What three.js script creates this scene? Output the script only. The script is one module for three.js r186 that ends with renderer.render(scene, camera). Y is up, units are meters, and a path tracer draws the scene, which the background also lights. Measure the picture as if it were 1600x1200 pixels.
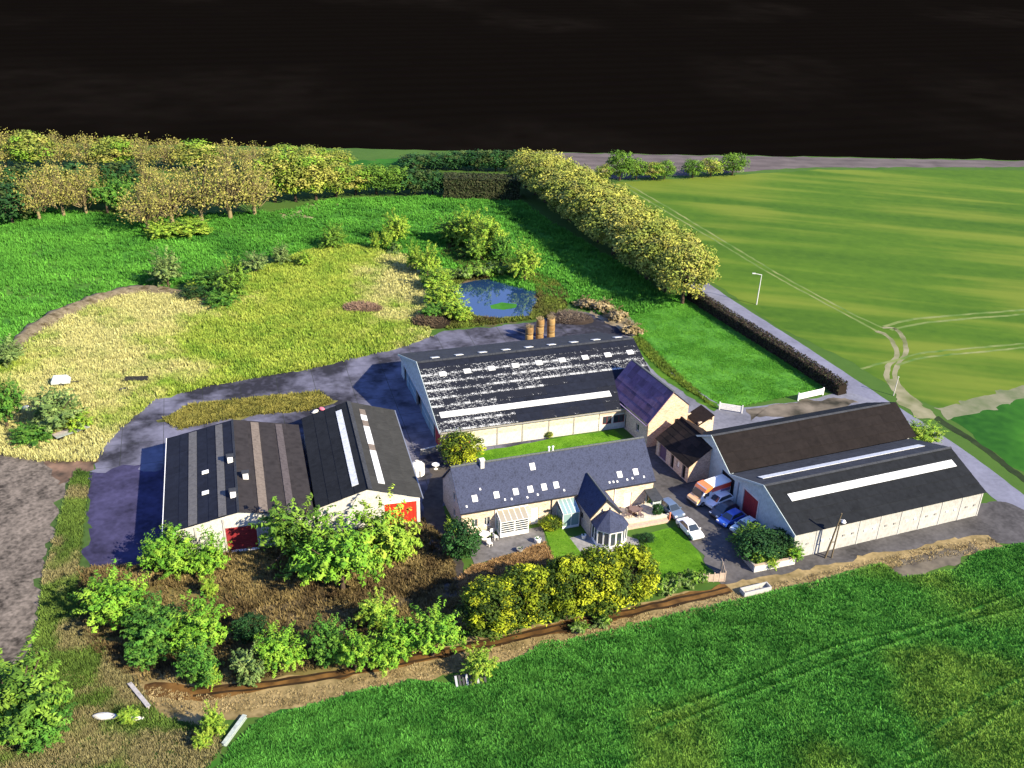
import * as THREE from 'three';
import { mergeGeometries } from 'three/addons/utils/BufferGeometryUtils.js';

// ---------------------------------------------------------------- camera, sky, sun, exposure
const scene = new THREE.Scene();
const camera = new THREE.PerspectiveCamera(40.06, 4 / 3, 1, 6000);
camera.position.set(0, 69.25, 0);
camera.rotation.order = 'YXZ';
camera.rotation.set(-30.254 * Math.PI / 180, 0, 2.28 * Math.PI / 180);
camera.setViewOffset(1600, 1200, -50, -115, 1600, 1200);
const renderer = new THREE.WebGLRenderer({ antialias: true });
renderer.setSize(1024, 768);
renderer.toneMapping = THREE.LinearToneMapping;
renderer.toneMappingExposure = 2.4;
renderer.shadowMap.enabled = true;
{
  const W = 256, Hh = 128, d = new Float32Array(W * Hh * 4);
  for (let j = 0; j < Hh; j++) {
    const el = ((j + 0.5) / Hh - 0.5) * Math.PI, t = Math.max(0, Math.sin(el));
    const k = Math.pow(1 - t, 2.2);
    for (let i = 0; i < W; i++) {
      const o = (j * W + i) * 4;
      d[o] = 0.08 + 0.17 * k; d[o + 1] = 0.15 + 0.2 * k; d[o + 2] = 0.42 + 0.2 * k; d[o + 3] = 1;
    }
  }
  const sky = new THREE.DataTexture(d, W, Hh, THREE.RGBAFormat, THREE.FloatType);
  sky.mapping = THREE.EquirectangularReflectionMapping; sky.magFilter = THREE.LinearFilter; sky.needsUpdate = true;
  scene.background = sky; scene.environment = sky;
}
const sun = new THREE.DirectionalLight(new THREE.Color().setRGB(1, 0.885, 0.67), 5);
sun.position.set(150, 110, -120 + 96); sun.target.position.set(0, 0, -120);
sun.castShadow = true; sun.shadow.radius = 1.5; sun.shadow.mapSize.set(4096, 4096);
Object.assign(sun.shadow.camera, { left: -190, right: 190, top: 150, bottom: -150, near: 1, far: 600 });
scene.add(sun, sun.target);

// ---------------------------------------------------------------- helpers
function mulberry(a) { return () => { a |= 0; a = a + 0x6D2B79F5 | 0; let t = Math.imul(a ^ a >>> 15, 1 | a); t = t + Math.imul(t ^ t >>> 7, 61 | t) ^ t; return ((t ^ t >>> 14) >>> 0) / 4294967296; }; }
const rnd = mulberry(20240417);
const R = (a, b) => a + (b - a) * rnd();
const rad = Math.PI / 180;
const NT = new Float32Array(65536); { const r = mulberry(7); for (let i = 0; i < 65536; i++) NT[i] = r(); }
function vn(x, y) {
  const xi = Math.floor(x), yi = Math.floor(y); let fx = x - xi, fy = y - yi;
  fx = fx * fx * (3 - 2 * fx); fy = fy * fy * (3 - 2 * fy);
  const x0 = xi & 255, x1 = (xi + 1) & 255, y0 = (yi & 255) << 8, y1 = ((yi + 1) & 255) << 8;
  const a = NT[y0 + x0], b = NT[y0 + x1], c = NT[y1 + x0], d = NT[y1 + x1];
  return a + (b - a) * fx + (c - a) * fy + (a - b - c + d) * fx * fy;
}
function fbm(x, y, o = 4) { let s = 0, a = 0.5, n = 0; for (let i = 0; i < o; i++) { s += a * vn(x, y); n += a; x = x * 2.03 + 17.3; y = y * 2.03 + 9.1; a *= 0.5; } return s / n; }
const clamp = (v, a = 0, b = 1) => v < a ? a : v > b ? b : v;
const sst = (a, b, v) => { const t = clamp((v - a) / (b - a)); return t * t * (3 - 2 * t); };
const mix3 = (a, b, t) => [a[0] + (b[0] - a[0]) * t, a[1] + (b[1] - a[1]) * t, a[2] + (b[2] - a[2]) * t];
const enc = v => { v = clamp(v); return Math.round(255 * (v <= 0.0031308 ? 12.92 * v : 1.055 * Math.pow(v, 1 / 2.4) - 0.055)); };
function texture(w, h, fn, repeat = false) {
  const d = new Uint8Array(w * h * 4);
  for (let j = 0; j < h; j++) for (let i = 0; i < w; i++) { const c = fn((i + 0.5) / w, (j + 0.5) / h), o = (j * w + i) * 4; d[o] = enc(c[0]); d[o + 1] = enc(c[1]); d[o + 2] = enc(c[2]); d[o + 3] = 255; }
  const t = new THREE.DataTexture(d, w, h); t.colorSpace = THREE.SRGBColorSpace; t.magFilter = THREE.LinearFilter; t.minFilter = THREE.LinearMipmapLinearFilter; t.generateMipmaps = true;
  if (repeat) t.wrapS = t.wrapT = THREE.RepeatWrapping;
  t.needsUpdate = true; return t;
}
// tileable weathering maps (multiply a material's colour)
const tnoise = (u, v, f, o = 4) => { const a = fbm(u * f, v * f, o), b = fbm(u * f - f, v * f, o), c = fbm(u * f, v * f - f, o), e = fbm(u * f - f, v * f - f, o); return (a * (1 - u) + b * u) * (1 - v) + (c * (1 - u) + e * u) * v; };
const texWeather = texture(512, 512, (u, v) => { const a = tnoise(u, v, 9, 5), b = tnoise(u + 0.37, v, 60, 2); const k = 0.45 + 0.75 * a + 0.35 * (b - 0.5); return [k, k, k * 0.985]; }, true);
const texStreak = texture(512, 512, (u, v) => { const a = tnoise(u, v * 0.12, 60, 3), b = tnoise(u, v, 8, 4), c = tnoise(u, v, 110, 2); const k = 0.5 + 0.5 * a + 0.35 * (b - 0.5) + 0.25 * (c - 0.5); return [k, k, k * 0.97]; }, true);
const texBrick = texture(512, 512, (u, v) => {
  const row = Math.floor(v * 32), uu = u * 12 + (row & 1 ? 0.5 : 0), col = Math.floor(uu) % 12, n = NT[(row * 37 + col * 11) & 65535];
  const fy = v * 32 - row, fx = uu - Math.floor(uu), mortar = fy < 0.14 || fx < 0.06, b = tnoise(u, v, 7, 4);
  const k = (mortar ? 0.95 : 0.55 + 0.5 * n) * (0.7 + 0.6 * b);
  return [k, k * (mortar ? 1 : 0.94), k * (mortar ? 0.98 : 0.9)];
}, true);
const texSlate = texture(512, 512, (u, v) => {
  const row = Math.floor(v * 24), uu = u * 20 + (row & 1 ? 0.5 : 0), col = Math.floor(uu) % 20, n = NT[(row * 53 + col * 17) & 65535];
  const fy = v * 24 - row, edge = fy < 0.12, b = tnoise(u, v, 6, 4), c = tnoise(u, v, 80, 2);
  const k = (edge ? 0.55 : 0.62 + 0.55 * n) * (0.65 + 0.7 * b) + 0.25 * (c - 0.5);
  return [k, k, k];
}, true);
const texLichen = [0.12, 0.3, 0.5].map((amt, q) => texture(256, 256, (u, v) => {
  const n = tnoise(u + q * 0.31, v, 26, 3), m = tnoise(u, v + 0.4 * q, 7, 3);
  const lap = Math.exp(-Math.pow((v - 0.14) / 0.16, 2));
  const t = sst(0.66 - amt * 0.45 * (0.35 + lap), 0.74 - amt * 0.42 * (0.35 + lap), n * 0.65 + m * 0.35 - 0.035);
  const base = 0.007 + 0.011 * tnoise(u, v, 14, 3);
  return mix3([base, base * 1.15, base * 1.7], [0.42, 0.43, 0.42], t);
}, true));

const mats = [];
function M(rgb, rough = 0.85, o = {}) {
  const m = new THREE.MeshPhysicalMaterial({ roughness: rough, metalness: o.metal || 0, specularIntensity: o.spec ?? (rough > 0.65 ? 0.25 : 1), side: o.double ? THREE.DoubleSide : THREE.FrontSide });
  m.color.setRGB(...rgb); if (o.map) m.map = o.map; if (o.vc) m.vertexColors = true; mats.push(m); return m;
}
function glass(rgb, rough = 0.06) { const m = new THREE.MeshPhysicalMaterial({ roughness: rough, metalness: 0, clearcoat: 0.6, clearcoatRoughness: 0.05 }); m.color.setRGB(...rgb); return m; }
const used = {};
function numbered(n) { const k = used[n] = (used[n] || 0) + 1; return k === 1 ? n : n + '_' + String(k - 1).padStart(3, '0'); }
function thing(name, label, category, [x, z] = [0, 0], turn = 0, group) {
  const o = new THREE.Group(); o.name = numbered(name); o.position.set(x, 0, z); o.rotation.y = turn;
  o.userData = { label, category }; if (group) o.userData.group = group; scene.add(o); return o;
}
function part(name, geo, m, parent, label) {
  const o = new THREE.Mesh(Array.isArray(geo) ? (geo.length > 1 ? mergeGeometries(geo) : geo[0]) : geo, m); o.name = name; o.castShadow = o.receiveShadow = true;
  if (label) o.userData.label = label; parent.add(o); return o;
}
// metric box-projected uv
function uvm(g, s = 0.5, ou = 0, ov = 0) {
  if (g.index) g = g.toNonIndexed(); g.computeVertexNormals();
  const p = g.attributes.position, n = g.attributes.normal, uv = new Float32Array(p.count * 2);
  for (let i = 0; i < p.count; i++) {
    const nx = Math.abs(n.getX(i)), ny = Math.abs(n.getY(i)), nz = Math.abs(n.getZ(i));
    let a, b; if (ny > 0.45 && ny >= nx * 0.5 && ny >= nz * 0.5) { a = p.getX(i); b = p.getZ(i); if (nx > nz) { a = p.getZ(i); b = p.getX(i); } } else if (nx > nz) { a = p.getZ(i); b = p.getY(i); } else { a = p.getX(i); b = p.getY(i); }
    uv[2 * i] = a * s + ou; uv[2 * i + 1] = b * s + ov;
  }
  g.setAttribute('uv', new THREE.BufferAttribute(uv, 2)); return g;
}
// box from local building coordinates: u along the front, y up, v to the back (local z = -v)
function bx(u0, u1, y0, y1, v0, v1, s) { const g = new THREE.BoxGeometry(u1 - u0, y1 - y0, v1 - v0); g.translate((u0 + u1) / 2, (y0 + y1) / 2, -(v0 + v1) / 2); return uvm(g, s); }
// slab on four corner points (counter-clockwise seen from above), thickness downward along the normal
function slab(pts, th, s = 0.5, ou, ov) {
  const P = pts.map(p => new THREE.Vector3(p[0], p[1], -p[2]));
  const n = new THREE.Vector3().subVectors(P[1], P[0]).cross(new THREE.Vector3().subVectors(P[2], P[0])).normalize(); if (n.y < 0) { P.reverse(); n.negate(); }
  const B = P.map(p => p.clone().addScaledVector(n, -th)), v = [], N = P.length;
  const tri = (a, b, c) => v.push(a.x, a.y, a.z, b.x, b.y, b.z, c.x, c.y, c.z);
  for (let i = 1; i < N - 1; i++) { tri(P[0], P[i], P[i + 1]); tri(B[0], B[i + 1], B[i]); }
  for (let i = 0; i < N; i++) { const j = (i + 1) % N; tri(P[i], B[i], B[j]); tri(P[i], B[j], P[j]); }
  const g = new THREE.BufferGeometry(); g.setAttribute('position', new THREE.Float32BufferAttribute(v, 3)); return uvm(g, s, ou, ov);
}
// wall in the u-y plane at v (front face), thickness t to the back; outline and holes as [u,y] lists
function wallU(outline, holes, v, t, s = 0.5) {
  const sh = new THREE.Shape(outline.map(p => new THREE.Vector2(...p)));
  for (const h of holes) sh.holes.push(new THREE.Path(h.map(p => new THREE.Vector2(...p))));
  const g = new THREE.ExtrudeGeometry(sh, { depth: t, bevelEnabled: false }); g.translate(0, 0, -v - t); return uvm(g, s);
}
// wall in the v-y plane at u (outer face at u, thickness towards +u when t > 0)
function wallV(outline, holes, u, t, s = 0.5) {
  const sh = new THREE.Shape(outline.map(p => new THREE.Vector2(...p)));
  for (const h of holes) sh.holes.push(new THREE.Path(h.map(p => new THREE.Vector2(...p))));
  const g = new THREE.ExtrudeGeometry(sh, { depth: Math.abs(t), bevelEnabled: false });
  g.rotateY(Math.PI / 2); g.translate(t > 0 ? u : u + t, 0, 0); return uvm(g, s);
}
const rc = (a0, a1, y0, y1) => [[a0, y0], [a1, y0], [a1, y1], [a0, y1]];
function inPoly(p, x, z) { let c = false; for (let i = 0, j = p.length - 1; i < p.length; j = i++) { if ((p[i][1] > z) !== (p[j][1] > z) && x < (p[j][0] - p[i][0]) * (z - p[i][1]) / (p[j][1] - p[i][1]) + p[i][0]) c = !c; } return c; }
function rough(poly, amp, step = 0.8) {
  const o = [];
  for (let i = 0; i < poly.length; i++) {
    const a = poly[i], b = poly[(i + 1) % poly.length], L = Math.hypot(b[0] - a[0], b[1] - a[1]), n = Math.min(160, Math.max(1, Math.round(L / step)));
    for (let k = 0; k < n; k++) { const x = a[0] + (b[0] - a[0]) * k / n, z = a[1] + (b[1] - a[1]) * k / n; o.push([x + amp * 2 * (fbm(x * 0.6 + 40, z * 0.6, 3) - 0.5) * 2, z + amp * 2 * (fbm(x * 0.6, z * 0.6 + 90, 3) - 0.5) * 2]); }
  }
  return o;
}
// a ground sheet with its own colour map, laid at height y
function sheet(name, poly, y, fn, { res = 512, amp = 0.35, step = 0.8, rough: rg = 0.95, spec = 0.25 } = {}) {
  const pts = amp ? rough(poly, amp, step) : poly;
  const c = pts.map(p => new THREE.Vector2(p[0], -p[1])); if (THREE.ShapeUtils.isClockWise(c)) c.reverse();
  const f = THREE.ShapeUtils.triangulateShape(c, []);
  let x0 = 1e9, x1 = -1e9, z0 = 1e9, z1 = -1e9; for (const p of c) { x0 = Math.min(x0, p.x); x1 = Math.max(x1, p.x); z0 = Math.min(z0, -p.y); z1 = Math.max(z1, -p.y); }
  const pos = [], uv = []; for (const p of c) { pos.push(p.x, y, -p.y); uv.push((p.x - x0) / (x1 - x0), (-p.y - z0) / (z1 - z0)); }
  const g = new THREE.BufferGeometry(); g.setAttribute('position', new THREE.Float32BufferAttribute(pos, 3)); g.setAttribute('uv', new THREE.Float32BufferAttribute(uv, 2)); g.setIndex(f.flat()); g.computeVertexNormals();
  const w = x1 - x0, h = z1 - z0, W = w >= h ? res : Math.max(32, Math.round(res * w / h)), Hh = w >= h ? Math.max(32, Math.round(res * h / w)) : res;
  const m = new THREE.MeshPhysicalMaterial({ roughness: rg, specularIntensity: spec, map: texture(W, Hh, (u, v) => fn(x0 + u * w, z0 + v * h)) });
  const o = new THREE.Mesh(g, m); o.name = numbered(name); o.receiveShadow = true; o.userData.kind = 'structure'; scene.add(o); return o;
}
function smooth(pts, n = 12) { const c = new THREE.CatmullRomCurve3(pts.map(p => new THREE.Vector3(p[0], 0, p[1]))); return c.getSpacedPoints(pts.length * n).map(p => [p.x, p.z]); }
function ribbonPoly(pts, w) {
  const p = smooth(pts), L = [], Rr = [];
  for (let i = 0; i < p.length; i++) { const a = p[Math.max(0, i - 1)], b = p[Math.min(p.length - 1, i + 1)], dx = b[0] - a[0], dz = b[1] - a[1], l = Math.hypot(dx, dz) || 1, k = (typeof w === 'function' ? w(i / (p.length - 1)) : w) / 2; L.push([p[i][0] - dz / l * k, p[i][1] + dx / l * k]); Rr.push([p[i][0] + dz / l * k, p[i][1] - dx / l * k]); }
  return L.concat(Rr.reverse());
}

// ---------------------------------------------------------------- ground and fields
const grassMix = (lo, hi, dry, f1, f2, dryAmt) => (x, z) => {
  const a = fbm(x * f1, z * f1, 4), b = fbm(x * f2 + 7, z * f2, 2), c = fbm(x * 0.05 + 3, z * 0.05, 3);
  const base = mix3(lo, hi, clamp(sst(0.25, 0.75, a) * 0.65 + b * 0.5 - 0.1));
  return mix3(base, dry, dryAmt * sst(0.5, 0.72, c * 0.6 + a * 0.4));
};
{ // the land, one sheet out to the horizon
  const tile = texture(1024, 1024, (u, v) => { const a = tnoise(u, v, 10, 4), b = tnoise(u, v, 90, 2); return mix3([0.03, 0.075, 0.012], [0.07, 0.135, 0.022], clamp(a * 0.7 + b * 0.4 - 0.05)); }, true);
  const g = new THREE.PlaneGeometry(5000, 5000).rotateX(-Math.PI / 2), uv = g.attributes.uv; for (let i = 0; i < uv.count; i++) uv.setXY(i, uv.getX(i) * 60, uv.getY(i) * 60);
  const o = new THREE.Mesh(g, M([1, 1, 1], 0.95, { map: tile })); o.name = 'ground'; o.receiveShadow = true; o.userData.kind = 'structure'; scene.add(o);
}
const Y = k => 0.004 * k;
// added near-black far ground, standing in for a black screen border
sheet('black_fill_field', [[-275.32,-256.17],[-138.96,-264.34],[-11.41,-274.93],[69.6,-282.33],[125.84,-287.69],[316.87,-308.51],[2196.18,-1690.9],[456.85,-1173.1],[-99.73,-1000.93],[-539.46,-761.68],[-623.7,-531.22]], Y(1), (x, z) => {
  const f = 0.5 + 0.5 * Math.sin((x * 0.33 + z) * 0.55 + 2 * fbm(x * 0.02, z * 0.02, 2)), n = fbm(x * 0.12, z * 0.12, 4), c = fbm(x * 0.012, z * 0.012, 3);
  const k = 0.0024 + 0.0005 * f * n + 0.0025 * sst(0.45, 0.7, c) * n; return [k * 1.25, k, k * 0.8];
}, { res: 2048, amp: 0.8, step: 4, spec: 0 });
sheet('ploughed_field', [[-8.93,-274.93],[69.46,-281.65],[143.37,-288.38],[179.79,-291.93],[176.03,-284.86],[123.01,-280.12],[62.25,-270.39],[47.53,-264.57],[14.25,-252.78],[3.48,-261.59]], Y(2), (x, z) => {
  const f = 0.5 + 0.5 * Math.sin((z + x * 0.05) * 1.6), n = fbm(x * 0.3, z * 0.5, 4); const k = 0.05 + 0.06 * n + 0.015 * f; return [k * 1.2, k, k * 0.95];
}, { res: 1024, amp: 0.5, step: 2 });
// lush wet meadow left and behind
const meadowPoly = [[-126.48,-137.46],[-150.28,-205.54],[-116.13,-215.4],[-85.88,-209.69],[-58.89,-217.61],[-48.58,-227.36],[-9.66,-237.15],[-2.04,-220.57],[16.59,-187.83],[22.47,-173.28],[10.97,-165.8],[2.27,-173.53],[-27.27,-193.3],[-40.28,-197.3],[-53.51,-190.21],[-66.93,-172.14],[-78.03,-163.58],[-81.09,-148.8],[-77.88,-133.4],[-75.94,-118.52]];
sheet('meadow', meadowPoly, Y(2), grassMix([0.02, 0.085, 0.01], [0.07, 0.23, 0.022], [0.1, 0.15, 0.03], 0.16, 0.9, 0.45), { res: 2048, amp: 1.0, step: 1.5 });
sheet('meadow', [[-54.33,-257.05],[-24.31,-270.96],[-11.32,-272.99],[-10.7,-259.47],[-35.41,-255.77],[-46.96,-250.59]], Y(2), grassMix([0.01, 0.07, 0.006], [0.04, 0.15, 0.012], [0.1, 0.13, 0.02], 0.1, 0.5, 0.4), { res: 256, amp: 1 });
// rough dry pasture in the middle
const pasturePoly = [[-79.38,-125.41],[-80.25,-138.48],[-80.29,-153.89],[-77.49,-162.23],[-72.31,-170.04],[-58.33,-169.45],[-52.26,-185.11],[-46.96,-193.52],[-40.48,-198.42],[-32.53,-195.61],[-27.27,-193.3],[-23.8,-180.02],[-20.93,-168.15],[-19.27,-157.4],[-16.9,-152.59],[-27.91,-140.02],[-47.67,-130.05],[-52.52,-125.83],[-53.31,-113.7],[-63.49,-112.9],[-74.33,-115.28]];
sheet('rough_pasture', pasturePoly, Y(3), (x, z) => {
  const a = fbm(x * 0.22, z * 0.22, 4), b = fbm(x * 1.1, z * 1.1, 2), c = fbm(x * 0.045 + 11, z * 0.06, 3);
  const g = mix3([0.09, 0.16, 0.018], [0.26, 0.31, 0.05], clamp(a * 0.8 + b * 0.5 - 0.15));
  return mix3(g, [0.38, 0.34, 0.16], 0.7 * sst(0.46, 0.66, c * 0.65 + a * 0.35));
}, { res: 2048, amp: 1.3, step: 1.2 });
sheet('bare_bank', ribbonPoly([[-81.42,-145.17],[-80.83,-155.13],[-77.71,-162.77],[-72.53,-169.11],[-61.88,-170.26]], t => 4.5 - 2.5 * t), Y(4), (x, z) => { const a = fbm(x * 0.6, z * 0.6, 4), b = fbm(x * 2, z * 2, 2); return mix3([0.05, 0.045, 0.025], [0.28, 0.24, 0.15], clamp(a * 0.7 + b * 0.6 - 0.15)); }, { res: 512, amp: 0.7 });
const texBank = texture(256, 256, (u, v) => { const a = tnoise(u, v, 6, 4), b = tnoise(u, v, 36, 2); return mix3([0.25, 0.22, 0.16], [1, 1, 1], clamp(a * 1.6 + b * 0.8 - 0.75)); }, true);
{ // raised bank of bare soil along the meadow edge
  const p = smooth([[-80.82,-141.76],[-81.06,-153.3],[-78.88,-160.42],[-75.37,-166.45],[-71.25,-170.15],[-61.53,-169.11]], 14), v = [], idx = [], prof = [[-1.7, 0], [-1.1, 0.75], [-0.2, 0.95], [0.9, 0.55], [2.4, 0]];
  p.forEach((q, i) => { const a = p[Math.max(0, i - 1)], b = p[Math.min(p.length - 1, i + 1)], l = Math.hypot(b[0] - a[0], b[1] - a[1]), nx = -(b[1] - a[1]) / l, nz = (b[0] - a[0]) / l, e = Math.sin(Math.PI * i / (p.length - 1)) ** 0.4; prof.forEach(([o, h], k) => { const j = 1 + 0.8 * (fbm(q[0] * 0.7 + k * 5, q[1] * 0.7, 3) - 0.5); v.push(q[0] + nx * o * j, h * e * j + (h ? 0 : -0.02), q[1] + nz * o * j); if (i && k) { const c = i * 5 + k; idx.push(c - 6, c - 1, c - 5, c - 5, c - 1, c); } }); });
  const g = new THREE.BufferGeometry(); g.setAttribute('position', new THREE.Float32BufferAttribute(v, 3)); g.setIndex(idx); const uv = []; for (let i = 0; i < v.length; i += 3) uv.push(v[i] * 0.3, v[i + 2] * 0.3); g.setAttribute('uv', new THREE.Float32BufferAttribute(uv, 2)); g.computeVertexNormals();
  const o = new THREE.Mesh(g, M([0.24, 0.2, 0.13], 0.95, { map: texBank, double: true })); o.name = 'soil_bank'; o.castShadow = o.receiveShadow = true; o.userData.kind = 'structure'; scene.add(o);
}
sheet('bare_patch', [[-57.07,-215.62],[-53.07,-222.03],[-47.49,-227.51],[-47.16,-221.43],[-50.93,-212.06],[-55.15,-210.25]], Y(4), (x, z) => { const a = fbm(x * 0.4, z * 0.4, 4); return mix3([0.13, 0.14, 0.05], [0.34, 0.3, 0.17], a); }, { res: 256, amp: 1 });
// arable field beyond the road
const arablePoly = [[14.14,-250],[47.18,-262.16],[66.91,-269.26],[139.55,-279.44],[211.06,-286.22],[131.88,-161.81],[83.46,-147.88],[72.64,-145.37],[58.4,-137.22],[53.72,-140.5],[47.94,-152.46],[39.97,-163.28],[29.06,-187.88]];
sheet('arable_field', arablePoly, Y(2), (x, z) => {
  const r = x * 0.985 + z * 0.17, q = z * 0.985 - x * 0.17, a = fbm(r * 0.02, q * 0.22, 4), b = fbm(x * 0.8, z * 0.8, 3), c = fbm(x * 0.03, z * 0.03, 3);
  const g = mix3([0.03, 0.08, 0.007], [0.085, 0.16, 0.012], clamp(a * 0.85 + b * 0.35 - 0.1));
  return mix3(g, [0.16, 0.19, 0.025], 0.6 * sst(0.45, 0.68, c * 0.5 + a * 0.5));
}, { res: 2048, amp: 0.5, step: 2 });
sheet('arable_field', [[57.7,-135.57],[71.72,-142.92],[94.93,-151.18],[119.57,-142.46],[78.26,-77.57],[71.74,-102.75],[64.83,-115.71],[60.18,-126.08]], Y(2), grassMix([0.01, 0.06, 0.006], [0.035, 0.14, 0.012], [0.1, 0.14, 0.03], 0.1, 0.9, 0.3), { res: 1024, amp: 0.5, step: 1.5 });
sheet('stony_margin', ribbonPoly([[56.94,-135.5],[63.76,-139.31],[72.22,-144.25],[84.06,-149.29]], 3.2), Y(3), (x, z) => { const a = fbm(x * 0.5, z * 0.5, 4); return mix3([0.06, 0.1, 0.03], [0.24, 0.22, 0.15], a); }, { res: 256, amp: 0.6 });
const trackCol = (x, z) => { const a = fbm(x * 0.5, z * 0.5, 3); return mix3([0.05, 0.13, 0.015], [0.2, 0.22, 0.08], clamp(a * 1.4 - 0.2)); };
const dirtCol = (x, z) => { const a = fbm(x * 0.5, z * 0.5, 3); return mix3([0.09, 0.11, 0.035], [0.26, 0.24, 0.15], clamp(a * 1.3 - 0.15)); };
const tr = (pts, w = 0.55, y = 3, c = trackCol, amp = 0.12) => sheet('wheel_track', ribbonPoly(pts, w), Y(y), c, { res: 128, amp, step: 1.2 });
tr([[15.32,-249.08],[22.19,-234.04],[33.6,-209.37],[43.07,-188.43],[50.72,-174.17],[55.32,-165.61]], 0.5); tr([[16.45,-250.33],[23.72,-235.23],[34.98,-209.95],[44.54,-188.6],[52.11,-174.31],[56.57,-167.09]], 0.5);
tr([[55.32,-165.61],[56.48,-163.85],[56.77,-159.71],[55.88,-155.62],[53.58,-151.57],[52.26,-147.31],[52.35,-142.49],[53.61,-138.43]], 0.8, 3, dirtCol); tr([[56.57,-167.09],[58.51,-167.01],[59.01,-162.51],[57.64,-156.77],[55.63,-153.18],[53.79,-148.58],[53.5,-143.88],[54.86,-138.53]], 0.8, 3, dirtCol);
tr([[56.94,-167.68],[62.24,-171.02],[72.19,-174.34],[84.84,-178.01],[104.65,-183.77]], 0.7); tr([[57.84,-166.13],[62.8,-169.1],[72.77,-172.66],[84.03,-175.85],[103.62,-181.49]], 0.7);
tr([[48.92,-150.2],[55.48,-154.13],[60.41,-157.04],[68.49,-159.57],[79.09,-162.64],[97.33,-167.61]], 0.6, 4); tr([[54.95,-152.17],[61.03,-155.62],[69.06,-158.11],[78.49,-161.04],[96.57,-165.92]], 0.6, 4);
sheet('gateway', [[52.35,-146.86],[53.88,-147.45],[53.76,-141.34],[55.52,-136.97],[55.76,-134.03],[52.92,-134.38],[51.91,-139.1]], Y(5), dirtCol, { res: 128, amp: 0.5 });
sheet('ditch', ribbonPoly([[55.94,-134.63],[59.52,-126.73],[62.48,-118.2],[66.11,-107.18]], 1.1), Y(4), (x, z) => { const a = fbm(x, z, 3); return mix3([0.012, 0.02, 0.008], [0.03, 0.05, 0.015], a); }, { res: 128, amp: 0.2 });
// road
const asphalt = (lo, hi, tint, f = 0.5) => (x, z) => { const a = fbm(x * f, z * f, 4), b = fbm(x * 3, z * 3, 2); const k = lo + (hi - lo) * clamp(a * 0.8 + b * 0.4 - 0.1); return [k * tint[0], k * tint[1], k * tint[2]]; };
sheet('road', ribbonPoly([[13.28,-227.13],[27.21,-184.03],[38.82,-159.25],[47.32,-140.78],[53.74,-127.34],[58.2,-115.52],[61.21,-106.55],[64.89,-94.35]], 4.3), Y(5), asphalt(0.13, 0.24, [0.9, 0.93, 1.2], 0.3), { res: 1024, amp: 0.1, step: 1.5 });
// concrete yard round the sheds
const concrete = (x, z) => {
  const a = fbm(x * 0.28, z * 0.28, 5), b = fbm(x * 1.6, z * 1.6, 3), c = fbm(x * 0.09 + 5, z * 0.09, 3);
  const t = clamp(sst(0.3, 0.68, a * 0.65 + c * 0.4 - 0.03) * 0.9 + (b - 0.5) * 0.5);
  let k = mix3([0.022, 0.022, 0.03], [0.15, 0.15, 0.2], t);
  const j1 = Math.abs(((x * 0.95 - z * 0.31) / 5.2) % 1 + 1) % 1, j2 = Math.abs(((x * 0.31 + z * 0.95) / 5.6) % 1 + 1) % 1;
  if (Math.min(j1, 1 - j1) < 0.008 || Math.min(j2, 1 - j2) < 0.007) k = mix3(k, [0.02, 0.025, 0.015], 0.3 + 0.6 * b);
  return k;
};
const yardPoly = [[-49.98,-91.06],[-52.94,-97.31],[-55.24,-105.96],[-56.58,-113.77],[-56.91,-120.08],[-54.95,-130.4],[-48.41,-135.63],[-35.94,-142.14],[-23.03,-151.51],[-16.46,-158.46],[-6.18,-161.88],[-0.94,-165.41],[5.04,-169.13],[11.24,-167.22],[14.57,-156.89],[13.88,-141.64],[-4.12,-117.57],[-10.04,-109.34],[-11.93,-104.9],[-10.52,-98.36],[-19.58,-91.7],[-41.77,-89.66]];
sheet('concrete_yard', yardPoly, Y(5), concrete, { res: 2048, amp: 0.5, step: 1 });
sheet('indigo_patch', [[-51.23,-93.1],[-54.34,-101.83],[-55.76,-109.62],[-53.81,-112.87],[-46.87,-111.84],[-40.15,-92.66],[-49.76,-90.85]], Y(6), (x, z) => { const a = fbm(x * 0.35, z * 0.35, 4), b = fbm(x * 2.2, z * 2.2, 2); return mix3([0.014, 0.013, 0.03], [0.065, 0.06, 0.13], clamp(a * 0.9 + b * 0.5 - 0.25)); }, { res: 512, amp: 0.8 });  // patch of the yard coloured darker and more indigo
sheet('weedy_strip', [[-51.8,-124.97],[-49.3,-129.53],[-41.06,-132.21],[-32.56,-134.98],[-30.14,-131.97],[-33.12,-128.99],[-39.8,-127.29],[-45.18,-124.61],[-48.73,-122.16]], Y(7), (x, z) => { const a = fbm(x * 0.5, z * 0.5, 4); return mix3([0.04, 0.05, 0.015], [0.2, 0.18, 0.05], clamp(a * 1.5 - 0.25)); }, { res: 512, amp: 0.8 });
sheet('side_lane', [[13.28,-158.03],[14.57,-156.89],[18.27,-148.75],[25.59,-136],[28.23,-135.03],[36.1,-137.73],[45.49,-141.88],[50.76,-136.56],[40.43,-131.79],[23.31,-124.87],[18.56,-129.95]], Y(6), asphalt(0.09, 0.24, [0.92, 0.95, 1.15], 0.25), { res: 512, amp: 0.3 });
sheet('muddy_apron', [[28.64,-134.67],[36.1,-137.73],[44.02,-139.65],[46.03,-138.18],[36.21,-133.35],[28.67,-131.75]], Y(7), (x, z) => { const a = fbm(x * 0.5, z * 0.5, 4); return mix3([0.03, 0.028, 0.02], [0.2, 0.17, 0.13], clamp(a * 1.5 - 0.3)); }, { res: 256, amp: 0.5 });
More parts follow.
